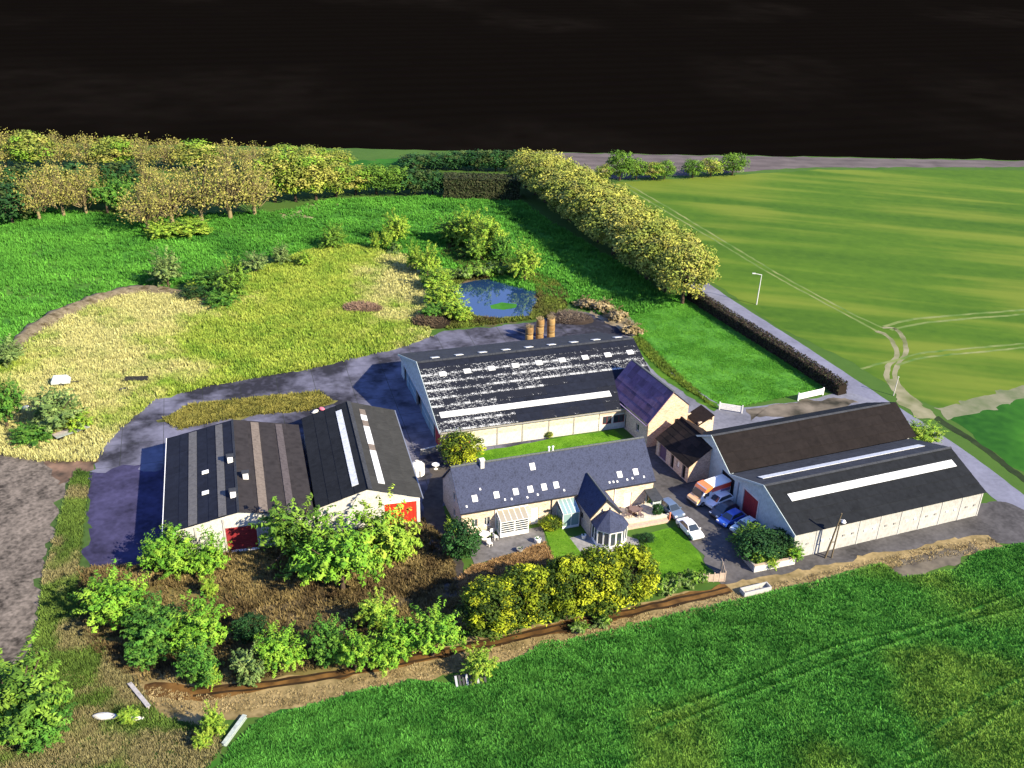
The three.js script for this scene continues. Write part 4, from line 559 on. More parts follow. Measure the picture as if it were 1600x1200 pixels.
function car(label, tail, nose, rgb, { len = 4.3, hh = 1.46, saloon = false } = {}) {
  const B = thing('parked_car', label, 'car', [(tail[0] + nose[0]) / 2, (tail[1] + nose[1]) / 2], heading(tail, nose), 'cars parked on the farm drive'); B.position.y = 0.03; B.scale.setScalar(0.9);
  const k = len / 4.3, X = a => a.map(([x, y]) => [x * k, y]), p = paint(rgb), hw = 0.87;
  part('body', profile(X([[-2.05, 0.28], [2.0, 0.28], [2.1, 0.5], [2.04, 0.68], [1.85, 0.78], [1.05, 0.92], [-1.95, 0.94], [-2.1, 0.72], [-2.1, 0.45]]), 1.74, 0.07), p, B);
  const xr = saloon ? -1.5 : -1.95, xt = saloon ? -0.95 : -1.55, b = [[1.1 * k, 0.93, 0.8], [1.1 * k, 0.93, -0.8], [xr * k, 0.95, -0.8], [xr * k, 0.95, 0.8]], t = [[0.3 * k, hh - 0.03, 0.62], [0.3 * k, hh - 0.03, -0.62], [xt * k, hh - 0.05, -0.6], [xt * k, hh - 0.05, 0.6]];
  part('cabin', prism(b, t), p, B);
  part('roof', profile([[xt * k - 0.03, hh - 0.05], [0.3 * k + 0.03, hh - 0.03], [0.0, hh + 0.02], [xt * k * 0.6, hh + 0.025]], 1.2, 0.03), p, B);
  ['windscreen', 'side_window', 'rear_window', 'side_window'].forEach((n, i) => { const j = (i + 1) % 4; part(n, panel([b[i], b[j], t[j], t[i]], i % 2 ? 0.12 : 0.09), mGlass, B); });
  for (const s of [-1, 1]) { const h = new THREE.BoxGeometry(0.22, 0.13, 0.36); h.translate(1.97 * k, 0.68, s * 0.62); part('headlight', uvm(h), mLamp, B); const q = new THREE.BoxGeometry(0.1, 0.2, 0.24); q.translate(-2.1 * k, 0.72, s * 0.66); part('tail_light', uvm(q), mTail, B); const w = new THREE.BoxGeometry(0.14, 0.12, 0.2); w.translate(0.85 * k, 0.98, s * 0.93); part('wing_mirror', uvm(w), p, B); }
  wheels(B, [-1.3 * k, 1.32 * k], 0.32, hw); return B;
}
car('white hatchback parked between the van and the black car', [22.95,-110.17], [20.18,-108.09], [0.8, 0.8, 0.8]);
car('black car parked between the white hatchback and the blue car', [23.19,-107.88], [20.69,-105.87], [0.02, 0.022, 0.035]);
car('bright blue car parked nose out beside the black car', [23.74,-106.23], [21.24,-104.13], [0.02, 0.08, 0.42], { len: 4.0 });
car('pale silver car half hidden by the leafy garden bush', [25.1,-104.54], [22.71,-102.62], [0.6, 0.68, 0.68], { len: 4.0 });
car('silver blue car parked along the patio end', [14.65,-108.26], [16.41,-105.29], [0.09, 0.13, 0.2]);
car('white saloon parked along the edge of front lawn', [16.63,-104.34], [18.18,-101], [0.82, 0.82, 0.8], { len: 4.6, saloon: true });
{
  const tail = [22.82,-111.65], nose = [18.11,-108.51], B = thing('delivery_van', 'tall white and orange delivery van with red side panel, beside stable', 'van', [(tail[0] + nose[0]) / 2, (tail[1] + nose[1]) / 2], heading(tail, nose)); B.position.y = 0.03; B.scale.setScalar(0.95);
  const p = paint([0.82, 0.8, 0.76]), or = paint([0.75, 0.2, 0.04]), rd = paint([0.75, 0.07, 0.035]), cr = paint([0.8, 0.45, 0.2]), pu = M([0.2, 0.13, 0.22], 0.5), Z = 1.0;
  part('body', profile([[-2.85, 0.35], [2.7, 0.35], [2.86, 0.6], [2.82, 0.95], [2.2, 1.22], [1.72, 2.1], [1.4, 2.5], [-2.8, 2.56], [-2.9, 2.3]], 2.0, 0.08), p, B);
  part('cab_panel', profile([[0.4, 2.57], [1.36, 2.53], [1.76, 2.1], [1.7, 1.95], [0.4, 1.95]], 2.05, 0.02), or, B, 'orange cab top');
  part('bonnet', profile([[2.2, 1.25], [2.86, 0.97], [2.9, 0.7], [2.25, 0.7]], 2.03, 0.03), cr, B, 'pale orange bonnet');
  for (const s of [-1, 1]) {
    const q = (n, x0, x1, y0, y1, m, e = 0) => { const g = new THREE.BoxGeometry(x1 - x0, y1 - y0, 0.02); g.translate((x0 + x1) / 2, (y0 + y1) / 2, s * (Z + 0.006 + e)); part(n, uvm(g), m, B); };
    q('side_panel', -2.7, 0.5, 1.75, 2.4, rd); q('side_stripe', -2.6, -1.0, 1.3, 1.72, pu); q('side_stripe', -0.7, 0.4, 1.0, 1.3, pu); q('side_panel', -2.7, 1.0, 0.5, 0.85, cr); q('side_window', 0.95, 1.68, 1.35, 1.9, mGlass, 0.012);
    const h = new THREE.BoxGeometry(0.16, 0.22, 0.34); h.translate(2.8, 0.83, s * 0.78); part('headlight', uvm(h), mLamp, B); const w = new THREE.BoxGeometry(0.12, 0.32, 0.22); w.translate(1.75, 1.5, s * 1.14); part('wing_mirror', uvm(w), mBlack, B);
  }
  part('windscreen', panel([[2.24, 1.28, 0.92], [2.24, 1.28, -0.92], [1.78, 2.08, -0.86], [1.78, 2.08, 0.86]], 0.04, 0.05), mGlass, B);
  part('rear_door', panel([[-2.98, 0.45, -0.9], [-2.98, 0.45, 0.9], [-2.98, 2.4, 0.9], [-2.98, 2.4, -0.9]], 0.03, 0.01), p, B); part('bumper', profile([[2.6, 0.3], [2.95, 0.3], [2.98, 0.55], [2.6, 0.55]], 1.96, 0.04), mBlack, B);
  wheels(B, [-1.75, 1.85], 0.36, 1.0);
}

// ---------------------------------------------------------------- street furniture, fences, farm clutter
const cyl = (r0, r1, a, b, n = 8) => { // tapered bar from a to b
  const A = new THREE.Vector3(...a), C = new THREE.Vector3(...b), d = C.clone().sub(A), g = new THREE.CylinderGeometry(r1, r0, d.length(), n); g.translate(0, d.length() / 2, 0);
  g.applyQuaternion(new THREE.Quaternion().setFromUnitVectors(new THREE.Vector3(0, 1, 0), d.normalize())); g.translate(A.x, A.y, A.z); return g;
};
{
  const B = thing('street_lamp', 'slender pale street lamp on the verge beyond the road', 'street lamp', [36.48,-175.35]), m = M([0.55, 0.55, 0.52], 0.6);
  part('post', cyl(0.11, 0.07, [0, 0, 0], [0.15, 5.6, 0]), m, B); part('arm', cyl(0.06, 0.05, [0.15, 5.55, 0], [-1.0, 5.75, 0]), m, B); const g = new THREE.BoxGeometry(0.6, 0.14, 0.24); g.translate(-1.2, 5.76, 0); part('lamp_head', uvm(g), m, B);
}
{ const B = thing('marker_post', 'thin leaning pale post where field track meets the road', 'post', [51.61,-141.15]), m = M([0.5, 0.48, 0.42], 0.8); part('post', cyl(0.08, 0.06, [0, 0, 0], [0.15, 3.0, 0]), m, B); part('cap', cyl(0.1, 0.1, [0.15, 3.0, 0], [0.155, 3.12, 0]), m, B); }
{ const B = thing('yard_lamp', 'leaning twin-legged timber pole with lamp before the pale barn wall', 'lamp post', [32.44,-98.54]), m = M([0.18, 0.14, 0.09], 0.9, { map: texStreak });
  part('pole', cyl(0.13, 0.09, [0, 0, 0], [0.8, 6.2, 0.1]), m, B); part('pole', cyl(0.1, 0.08, [0.75, 0, -0.1], [0.85, 5.2, 0.05]), m, B); part('brace', cyl(0.05, 0.05, [0.25, 2.2, 0.02], [0.82, 2.3, 0]), m, B); const g = new THREE.CylinderGeometry(0.12, 0.3, 0.26, 12); g.translate(1.2, 5.2, 0.1); part('lamp_shade', g, mWhite, B); part('arm', cyl(0.04, 0.04, [0.72, 5.35, 0.08], [1.2, 5.35, 0.1]), mSteel, B); }
function gate(label, a, b, h = 1.1) {
  const B = thing('field_gate', label, 'gate', a, heading(a, b), 'white gates of the paddock'), L = Math.hypot(b[0] - a[0], b[1] - a[1]);
  for (const x of [0, L - 0.16]) part('post', bx(x, x + 0.16, 0, h + 0.15, -0.08, 0.08), mWhite, B); for (let k = 0; k < 5; k++) part('rail', bx(0.162, L - 0.162, 0.18 + k * 0.2, 0.31 + k * 0.2, -0.03, 0.03), mWhite, B); part('brace', slab([[0.2, 0.3, -0.05], [0.32, 0.3, -0.05], [L - 0.2, 1.1, -0.05], [L - 0.32, 1.1, -0.05]], 0.02), mWhite, B);
}
gate('white five-bar gate at the paddock corner nearest the long barn', [24.74,-134.33], [28.01,-133.44]); gate('white five-bar gate at the paddock corner by the clipped hedge', [36.75,-138.19], [40.97,-140.43]);
{ const a = [15.49,-92.86], c = [20.31,-93.29], B = thing('board_fence', 'pale pinkish board fence round the lawn corner by drive', 'fence', a, heading(a, c)), L = Math.hypot(c[0] - a[0], c[1] - a[1]);
  const n = 8; for (let k = 0; k < n; k++) part('fence_panel', bx(k * L / n + 0.05, (k + 1) * L / n - 0.05, 0.05, 0.6 + 0.7 * k / n + R(-0.02, 0.02), -0.02, 0.02), mPaleWood, B); for (let k = 0; k <= n; k++) part('post', bx(k * L / n - 0.045, k * L / n + 0.045, 0, 0.75 + 0.7 * k / n, -0.045, 0.045), mPaleWood, B);
  for (let k = 0; k < 3; k++) part('fence_panel', bx(L - 0.02, L + 0.02, 0.05, 1.35 + 0.1 * k, 0.06 + k * 0.75, 0.74 + k * 0.75), mPaleWood, B); }
{ const a = [23.82,-95.17], c = [28.73,-97.06], B = thing('garden_wall', 'low pale concrete wall in front of the drive garden', 'wall', a, heading(a, c)), L = Math.hypot(c[0] - a[0], c[1] - a[1]); for (let k = 0; k < 5; k++) part('wall_block', bx(k * L / 5, (k + 1) * L / 5 - 0.015, 0, 0.85 + R(-0.015, 0.015), 0, 0.25), mWhiteWall, B); part('coping', bx(-0.04, L + 0.04, 0.87, 0.94, -0.05, 0.3), mPaleWood, B); part('return_wall', bx(0, 0.25, 0, 0.86, 0.252, 2.6), mConcrete, B); }
{ const a = [-15.95,-117.95], c = [-13.28,-119.5], B = thing('yard_wall', 'low grey yard wall beside the round golden bush', 'wall', a, heading(a, c)), L = Math.hypot(c[0] - a[0], c[1] - a[1]); for (let k = 0; k < 3; k++) part('wall_block', bx(k * L / 3, (k + 1) * L / 3 - 0.015, 0, 0.8, 0, 0.2), mConcrete, B); part('coping', bx(-0.03, L + 0.03, 0.8, 0.87, -0.03, 0.23), mGreyPanel, B); }
{ const a = [22.09,-90.57], c = [25.2,-91.89], B = thing('concrete_trough', 'grey concrete trough lying at the crop field edge', 'trough', a, heading(a, c)), L = Math.hypot(c[0] - a[0], c[1] - a[1]); part('side', bx(0, L, 0.1, 0.6, 0, 0.12), mGreyPanel, B); part('side', bx(0, L, 0.1, 0.6, 0.9, 1.02), mGreyPanel, B); part('end', bx(0, 0.12, 0.1, 0.6, 0.122, 0.898), mGreyPanel, B); part('end', bx(L - 0.12, L, 0.1, 0.6, 0.122, 0.898), mGreyPanel, B); part('base', bx(0, L, 0, 0.1, 0, 1.02), mGreyPanel, B); }
function beam(name, label, a, c, w, h, m, cat) { const B = thing(name, label, cat, a, heading(a, c)), L = Math.hypot(c[0] - a[0], c[1] - a[1]); part('flange', bx(0, L, h - 0.06, h, -w / 2, w / 2), m, B); part('web', bx(0, L, 0.06, h - 0.06, -0.05, 0.05), m, B); part('flange', bx(0, L, 0, 0.06, -w / 2, w / 2), m, B); }
beam('steel_girder', 'rusty pale steel girder lying on the brown bank, leftmost', [-37.79,-73.48], [-34.97,-70.52], 0.4, 0.35, M([0.42, 0.4, 0.4], 0.7, { map: texWeather }), 'girder'); beam('steel_girder', 'pale greenish steel girder lying beside the crop field corner', [-26.99,-66.39], [-26.09,-69.96], 0.42, 0.35, M([0.42, 0.48, 0.45], 0.7, { map: texWeather }), 'girder');
{ const a = [-63.01,-117.53], c = [-60.01,-120.87], B = thing('trailer_bed', 'weathered grey flat trailer bed parked at the yard corner', 'trailer', a, heading(a, c)), L = Math.hypot(c[0] - a[0], c[1] - a[1]); for (let k = 0; k < 6; k++) part('plank', bx(0, L, 0.62, 0.7, k * 0.24, k * 0.24 + 0.22), M([0.32 + 0.02 * k, 0.36, 0.35], 0.85, { map: texWeather }), B); part('chassis', bx(0.2, L - 0.2, 0.42, 0.619, 0.3, 1.1), mDark, B); for (const [x, v] of [[0.6, 0.05], [L - 0.8, 0.05], [0.6, 1.15], [L - 0.8, 1.15]]) { const g = new THREE.CylinderGeometry(0.3, 0.3, 0.18, 14); g.rotateX(Math.PI / 2); g.translate(x, 0.3, -v - 0.09); part('wheel', g, mTyre, B); } }
{ const a = [-7.47,-74.79], c = [-4.5,-75.66], B = thing('slatted_feeder', 'black slatted cattle feeder at crop field edge below lone bush', 'feeder', a, heading(a, c)), L = Math.hypot(c[0] - a[0], c[1] - a[1]); for (let k = 0; k < 9; k++) part('slat', slab([[k * L / 9 + 0.05, 0.06, -0.1], [k * L / 9 + 0.27, 0.06, -0.1], [k * L / 9 + 0.27, 0.75, 0.9], [k * L / 9 + 0.05, 0.75, 0.9]], 0.06), k % 3 ? mBlack : mSteel, B); part('rail', bx(0, L, 0.6, 0.72, 0.95, 1.05), mBlack, B); for (const x of [0.05, L - 0.15]) part('leg', bx(x, x + 0.1, 0, 0.6, 0.95, 1.05), mBlack, B); }
function sack(label, at, s, turn) { const B = thing('white_sack', label, 'sack', at, turn), g = new THREE.SphereGeometry(0.5, 14, 8); g.scale(s[0], s[1], s[2]); const p = g.attributes.position; for (let i = 0; i < p.count; i++) { const n = 1 + 0.16 * (fbm(p.getX(i) * 3 + 5, p.getZ(i) * 3, 2) - 0.5) * 2; p.setXYZ(i, p.getX(i) * n, Math.max(-0.3 * s[1], p.getY(i)), p.getZ(i) * n); } g.translate(0, 0.3 * s[1], 0); g.computeVertexNormals(); part('sack', g, mWhiteWall, B); part('tied_neck', cyl(0.1, 0.16, [s[0] * 0.44, 0.15 * s[1] + 0.05, 0], [s[0] * 0.6, 0.2 * s[1] + 0.08, 0]), mWhiteWall, B); }
sack('long white sack on grass by the bottom left bush', [-38.43,-69.19], [2.2, 0.7, 0.8], 0.05); sack('shorter white sack on grass right of the long sack', [-35.95,-69.17], [1.6, 0.6, 0.7], -0.05);
sack('round white sack lying in dark scrub at left edge', [-70.74,-125.96], [1.1, 0.9, 1.0], 0.6);
{ const B = thing('water_tank', 'white faceted water tank standing beside the skylit shed', 'tank', [-15.87,-113.3]), g = new THREE.LatheGeometry([[0, 1.9], [0.25, 1.88], [0.8, 1.55], [0.92, 1.4], [0.95, 0.1], [0.85, 0]].map(p => new THREE.Vector2(...p)), 10); part('shell', uvm(g), mWhite, B); part('lid', new THREE.CylinderGeometry(0.24, 0.26, 0.12, 12).translate(0, 1.93, 0), mWhiteWall, B); part('pipe', cyl(0.06, 0.06, [0.5, 0.1, 0.85], [0.5, 1.0, 0.85]), mSteel, B); }
function roundTable(label, at, r, h, m, name = 'garden_table') { const B = thing(name, label, 'table', at); part('table_top', new THREE.CylinderGeometry(r, r, 0.05, 20).translate(0, h, 0), m, B); part('stem', new THREE.CylinderGeometry(0.05, 0.05, h - 0.06, 8).translate(0, h / 2, 0), m, B); part('foot', new THREE.CylinderGeometry(r * 0.5, r * 0.55, 0.06, 14).translate(0, 0.03, 0), m, B); return B; }
function chair(label, at, turn, m, y = 0) { const B = thing('garden_chair', label, 'chair', at, turn, 'garden chairs'); B.position.y = y; part('seat', bx(-0.25, 0.25, 0.4, 0.45, -0.25, 0.25), m, B); part('backrest', bx(-0.25, 0.25, 0.45, 0.9, 0.2, 0.25), m, B); for (const x of [-0.24, 0.19]) for (const z of [-0.24, 0.19]) part('leg', bx(x, x + 0.05, 0, 0.4, z, z + 0.05), m, B); }
roundTable('small white table standing alone behind the house near tank', [-13.69,-114.73], 0.5, 0.7, mWhite);
roundTable('white round table before the two small house windows', [-6.46,-99.67], 0.62, 0.72, mWhite); chair('white garden chair in front of the white round table', [-5.78,-98.31], 0.7, mWhite); chair('white garden chair between round table and conservatory', [-5.21,-99.63], 2.2, mWhite); chair('white garden chair closest to the two small windows', [-5.72,-100.76], 3.6, mWhite);
{ const B = roundTable('dark round table on the pale patio', [11.08,-105.73], 0.7, 0.72, M([0.16, 0.11, 0.1], 0.7), 'patio_table'); B.position.y = 0.26; ['back left', 'back right', 'front right', 'front left'].forEach((w, i) => { const a = 0.8 + i * Math.PI / 2; chair('dark chair at the ' + w + ' of the dark patio table', [B.position.x + 1.0 * Math.sin(a + Math.PI), B.position.z + 1.0 * Math.cos(a + Math.PI)], a + Math.PI + Math.PI * 0, M([0.14, 0.1, 0.1], 0.7), 0.26); }); }
function planter(label, at, r, h, m) { const B = thing('planter', label, 'planter', at); part('pot', new THREE.LatheGeometry([[0, 0], [r * 0.75, 0], [r, h], [r * 0.88, h], [r * 0.85, h - 0.08], [0, h - 0.08]].map(p => new THREE.Vector2(...p)), 14), m, B); const l = []; for (let k = 0; k < 14; k++) { const a = R(0, 6.28); l.push(cyl(0.03, 0.005, [0, h - 0.1, 0], [Math.cos(a) * r * 0.9, h + R(0.15, 0.45), Math.sin(a) * r * 0.9], 4)); } part('plant', l, M([0.05, 0.12, 0.02], 0.8), B); }
planter('white barrel planter at mulch bed corner near lawn', [-0.34,-99.32], 0.42, 0.6, mWhite); planter('pale stone planter at front of the conservatory paving', [-2.32,-97.42], 0.4, 0.45, mConcrete); planter('white planter against the wing wall by the path', [4.95,-100.46], 0.3, 0.6, mWhite);
// straw bales stacked in three columns behind the long barn
const mStraw = [M([0.34, 0.22, 0.09], 0.95, { map: texWeather }), M([0.28, 0.17, 0.07], 0.95, { map: texWeather }), M([0.42, 0.33, 0.19], 0.95, { map: texWeather })];
[['left', [-3.11,-155.67]], ['middle', [-1.47,-156.08]], ['right', [0.27,-156.76]]].forEach(([w, at], i) => ['bottom', 'second', 'top'].slice(0, i ? 3 : 2).forEach((l, k, arr) => {
  const top = k === arr.length - 1, B = thing('straw_bale', (top ? 'frayed top' : l) + ' round straw bale of the ' + w + ' column behind long barn', 'bale', [at[0] + R(-0.05, 0.05), at[1] + R(-0.05, 0.05)], R(0, 3), 'straw bales behind the barn'); B.position.y = 0.03 + k * 1.22;
  const g = new THREE.LatheGeometry([[0, 0], [0.56, 0], [0.62, 0.08], [0.64, 0.6], [0.62, 1.12], [0.56, 1.2], [0, 1.2]].map(p => new THREE.Vector2(...p)), 18), p = g.attributes.position; for (let q = 0; q < p.count; q++) { const n = 1 + 0.06 * (vn(p.getX(q) * 4 + i * 9 + k, p.getZ(q) * 4 + p.getY(q)) - 0.5); p.setX(q, p.getX(q) * n); p.setZ(q, p.getZ(q) * n); } g.computeVertexNormals();
  part('bale', g, mStraw[(i + k) % 2], B); part('net_band', new THREE.CylinderGeometry(0.655, 0.655, 0.05, 18, 1, true).translate(0, 0.35, 0), mStraw[2], B);
  if (top) { const l2 = []; for (let q = 0; q < 160; q++) { const a = R(0, 6.28), r = R(0, 0.55); l2.push(cyl(0.02, 0.01, [Math.cos(a) * r, 1.15, Math.sin(a) * r], [Math.cos(a) * (r + R(-0.1, 0.3)), R(1.3, 1.75), Math.sin(a) * (r + R(-0.1, 0.3))], 3)); } part('loose_straw', l2, mStraw[2], B); }
}));
function heap(name, label, at, w, d, h, cols, cat, n = 900) {
  const B = thing(name, label, cat, at), c = new THREE.SphereGeometry(0.5, 20, 10, 0, 6.283, 0, Math.PI / 2), p = c.attributes.position; for (let i = 0; i < p.count; i++) { const k = 0.8 + 0.5 * fbm(p.getX(i) * 4, p.getZ(i) * 4 + 3, 3); p.setXYZ(i, p.getX(i) * w * k, p.getY(i) * 2 * h * k * 0.85, p.getZ(i) * d * k); } c.computeVertexNormals(); part('mound', c, M(cols[0], 0.95, { map: texWeather }), B);
  const l = [[], []]; for (let i = 0; i < n; i++) { const a = R(0, 6.28), r = Math.sqrt(rnd()), x = Math.cos(a) * r * w / 2, z = Math.sin(a) * r * d / 2, y = h * Math.sqrt(Math.max(0, 1 - r * r)) * 0.85; l[i & 1].push(cyl(0.05, 0.02, [x, y - 0.05, z], [x + R(-0.7, 0.7), y + R(0.05, 0.6), z + R(-0.7, 0.7)], 3)); }
  part('twigs', l[0], M(cols[1], 0.95), B); part('twigs', l[1], M(cols[2], 0.95), B);
}
heap('brush_heap', 'brown heap of brushwood alone in the dry pasture', [-31.71,-165.88], 6.5, 3.5, 1.0, [[0.08, 0.05, 0.035], [0.2, 0.13, 0.09], [0.3, 0.2, 0.14]], 'heap');
heap('brush_heap', 'dark tangled brush heap between the pasture and pond bank', [-19.68,-161.05], 6, 4, 1.2, [[0.02, 0.015, 0.01], [0.1, 0.07, 0.045], [0.15, 0.11, 0.07]], 'heap');
heap('brush_heap', 'grey dead brush heap behind the straw bales', [3.39,-165.02], 7, 4, 1.3, [[0.04, 0.03, 0.025], [0.13, 0.1, 0.08], [0.2, 0.16, 0.12]], 'heap');
{ const B = thing('feed_trough', 'long black feed trough standing in the rough pasture', 'trough', [-59.16,-135.71], 0.15); part('trough', [bx(-1.6, 1.6, 0.35, 0.42, -0.3, 0.3), bx(-1.6, 1.6, 0.42, 0.8, -0.34, -0.29), bx(-1.6, 1.6, 0.42, 0.8, 0.29, 0.34)], mBlack, B); for (const x of [-1.4, 1.3]) part('leg', bx(x, x + 0.12, 0, 0.35, -0.25, 0.25), mBlack, B); }
{ const B = thing('rubble_tub', 'small black tub lying near the long feed trough', 'tub', [-59.79,-132.36]); part('tub', new THREE.LatheGeometry([[0, 0], [0.45, 0], [0.6, 0.5], [0.55, 0.5], [0.42, 0.06], [0, 0.06]].map(p => new THREE.Vector2(...p)), 14), mBlack, B); part('handle', bx(-0.65, -0.58, 0.35, 0.45, -0.12, 0.12), mBlack, B); }
{ const B = thing('small_trailer', 'pale covered trailer abandoned behind the left scrub bush', 'trailer', [-69.18,-133.77], 0.3), m = M([0.6, 0.64, 0.6], 0.7, { map: texWeather }); part('cover', profile([[-1.3, 0.5], [1.2, 0.5], [1.25, 0.8], [0.8, 1.3], [-1.0, 1.35], [-1.3, 0.9]], 1.5, 0.08), m, B); part('drawbar', cyl(0.05, 0.05, [1.2, 0.45, 0], [2.3, 0.4, 0]), mBlack, B); wheels(B, [0], 0.33, 0.75); }
for (const [l, at, m] of [['white fertiliser bag dropped behind the skylit shed', [-31.87,-128.53], mWhiteWall], ['pink feed bag dropped behind the skylit shed', [-31.15,-129.35], M([0.6, 0.16, 0.22], 0.7)]]) { const B = thing('feed_bag', l, 'bag', at, R(0, 3)); const g = new THREE.SphereGeometry(0.5, 12, 8); g.scale(1.1, 0.45, 0.7); g.translate(0, 0.22, 0); part('bag', g, m, B); part('seam', bx(-0.62, -0.5, 0.18, 0.26, -0.2, 0.2), m, B); }
{ const B = thing('drive_post', 'short orange post at the patio wall end', 'post', [15.26,-105.2]), m = M([0.6, 0.2, 0.12], 0.7); part('post', new THREE.CylinderGeometry(0.09, 0.1, 0.9, 10).translate(0, 0.45, 0), m, B); part('cap', new THREE.SphereGeometry(0.13, 10, 8).translate(0, 0.95, 0), m, B); }

// ---------------------------------------------------------------- trees and shrubs
// each kind is modelled at a nominal width and height; a tree is a trunk with limbs and a crown of leaf-sized faces
function leafBuffer() { return { p: [], c: [] }; }
function leaf(b, x, y, z, nx, ny, nz, s, col, lw = 0.55) { // folded two-face leaf spray
  let ax = R(-1, 1), ay = R(-1, 1), az = R(-1, 1); const d = ax * nx + ay * ny + az * nz; ax -= d * nx; ay -= d * ny; az -= d * nz; let l = Math.hypot(ax, ay, az) || 1; ax /= l; ay /= l; az /= l;
  const bx_ = ny * az - nz * ay, by = nz * ax - nx * az, bz = nx * ay - ny * ax, w = s * lw * 0.5, h = s * 0.5, f = s * 0.16;
  const A = [x - ax * h, y - ay * h, z - az * h], C = [x + ax * h, y + ay * h, z + az * h], L = [x + bx_ * w - nx * f, y + by * w - ny * f, z + bz * w - nz * f], Q = [x - bx_ * w - nx * f, y - by * w - ny * f, z - bz * w - nz * f];
  b.p.push(...A, ...L, ...C, ...A, ...C, ...Q); for (let i = 0; i < 6; i++) b.c.push(col[0], col[1], col[2]);
}
function leafGeo(b) { const g = new THREE.BufferGeometry(); g.setAttribute('position', new THREE.Float32BufferAttribute(b.p, 3)); g.setAttribute('color', new THREE.Float32BufferAttribute(b.c, 3)); g.computeVertexNormals(); return g; }
const pickCol = cols => { const a = cols[Math.floor(rnd() * cols.length)], k = R(0.7, 1.25); return [a[0] * k, a[1] * k, a[2] * k]; };
const rdir = (ymin = -1) => { const y = R(ymin, 1), a = R(0, 6.2832), r = Math.sqrt(1 - y * y); return [r * Math.cos(a), y, r * Math.sin(a)]; };
function limbs(trunkTop, r, ends, y0 = 0) {
  const g = [cyl(r, r * 0.55, [0, y0, 0], [0, trunkTop, 0], 7)];
  for (const e of ends) { const m = [e[0] * 0.45, trunkTop * 0.55 + e[1] * 0.42, e[2] * 0.45]; g.push(cyl(r * 0.5, r * 0.3, [0, trunkTop * R(0.55, 0.98), 0], m, 5), cyl(r * 0.3, r * 0.06, m, e, 4)); }
  return mergeGeometries(g.map(q => { q.deleteAttribute('uv'); return q; }));
}
// kind 1: sprays of leafy shoots springing from a short stem (willow, elder, bramble)
function shootCrown(w, h, base, nS, perS, size, cols, spread = 0.22, lobes = 5) {
  const b = leafBuffer(), ends = [], lb = []; for (let i = 0; i < lobes; i++) { const a = i * 6.283 / lobes + R(-0.4, 0.4), r = R(0.12, 0.24) * w; lb.push([Math.cos(a) * r, base + (h - base) * R(0.12, 0.46), Math.sin(a) * r, R(0.55, 0.85)]); } lb.push([0, base + (h - base) * 0.5, 0, 0.95]);
  for (let s = 0; s < nS; s++) {
    const q = lb[s % lb.length], d = rdir(-0.75), len = q[3] * R(0.75, 1.12); let sx = d[0] * w * 0.44 * len, sy = (d[1] * 0.95 + 0.12) * (h - base) * 0.5 * len, sz = d[2] * w * 0.44 * len; const e = [q[0] + sx, Math.max(0.15, q[1] + sy), q[2] + sz]; if (s < 12) ends.push(e);
    const cc = pickCol(cols);
    for (let k = 0; k < perS; k++) { const t = Math.pow(rnd(), 0.6), n = rdir(-0.6), L = Math.hypot(d[0], d[1], d[2]); const j = spread * (1.25 - t * 0.8); let nx = d[0] + n[0] * 0.9, ny = d[1] + n[1] * 0.9 + 0.35, nz = d[2] + n[2] * 0.9; const l = Math.hypot(nx, ny, nz) || 1; const kk = R(0.8, 1.2); leaf(b, q[0] + sx * t + n[0] * j * w * 0.25, Math.max(0.08, q[1] + sy * t + n[1] * j * w * 0.25), q[2] + sz * t + n[2] * j * w * 0.25, nx / l, ny / l, nz / l, size * R(0.6, 1.3), [cc[0] * kk, cc[1] * kk, cc[2] * kk], 0.5); }
  }
  return { crown: leafGeo(b), trunk: limbs(base + h * 0.25, w * 0.025 + 0.03, ends), w, h };
}
// kind 2: clumped crown on a trunk
function clumpCrown(w, h, base, nC, per, size, cols, cr = 0.3, shape = () => 1) {
  const b = leafBuffer(), ends = [];
  for (let c = 0; c < nC; c++) {
    const t = (c + 0.5) / nC, yy = 1 - 1.9 * t, a = c * 2.39996 + R(-0.3, 0.3), r0 = Math.sqrt(Math.max(0, 1 - yy * yy)), k = R(0.5, 0.82) * shape((yy + 1) / 2), cx = Math.cos(a) * r0 * k * w * 0.5, cz = Math.sin(a) * r0 * k * w * 0.5, cy = base + (h - base) * (0.5 + yy * 0.5 * R(0.62, 0.84)), rr = cr * w * R(0.65, 1.15) * 0.5; ends.push([cx, cy, cz]); const cc = pickCol(cols);
    for (let i = 0; i < per; i++) { const d = rdir(-0.7), q = Math.pow(rnd(), 0.35) * R(0.85, 1.1), n = rdir(); let nx = d[0] + n[0] * 0.7, ny = d[1] + n[1] * 0.7 + 0.25, nz = d[2] + n[2] * 0.7; const l = Math.hypot(nx, ny, nz) || 1, kk = R(0.75, 1.25); leaf(b, cx + d[0] * rr * q, Math.max(0.1, cy + d[1] * rr * q * 0.85), cz + d[2] * rr * q, nx / l, ny / l, nz / l, size * R(0.6, 1.3), [cc[0] * kk, cc[1] * kk, cc[2] * kk]); }
  }
  return { crown: leafGeo(b), trunk: limbs(base + (h - base) * 0.35, w * 0.028 + 0.03, ends.filter((_, i) => i % 2 === 0)), w, h };
}
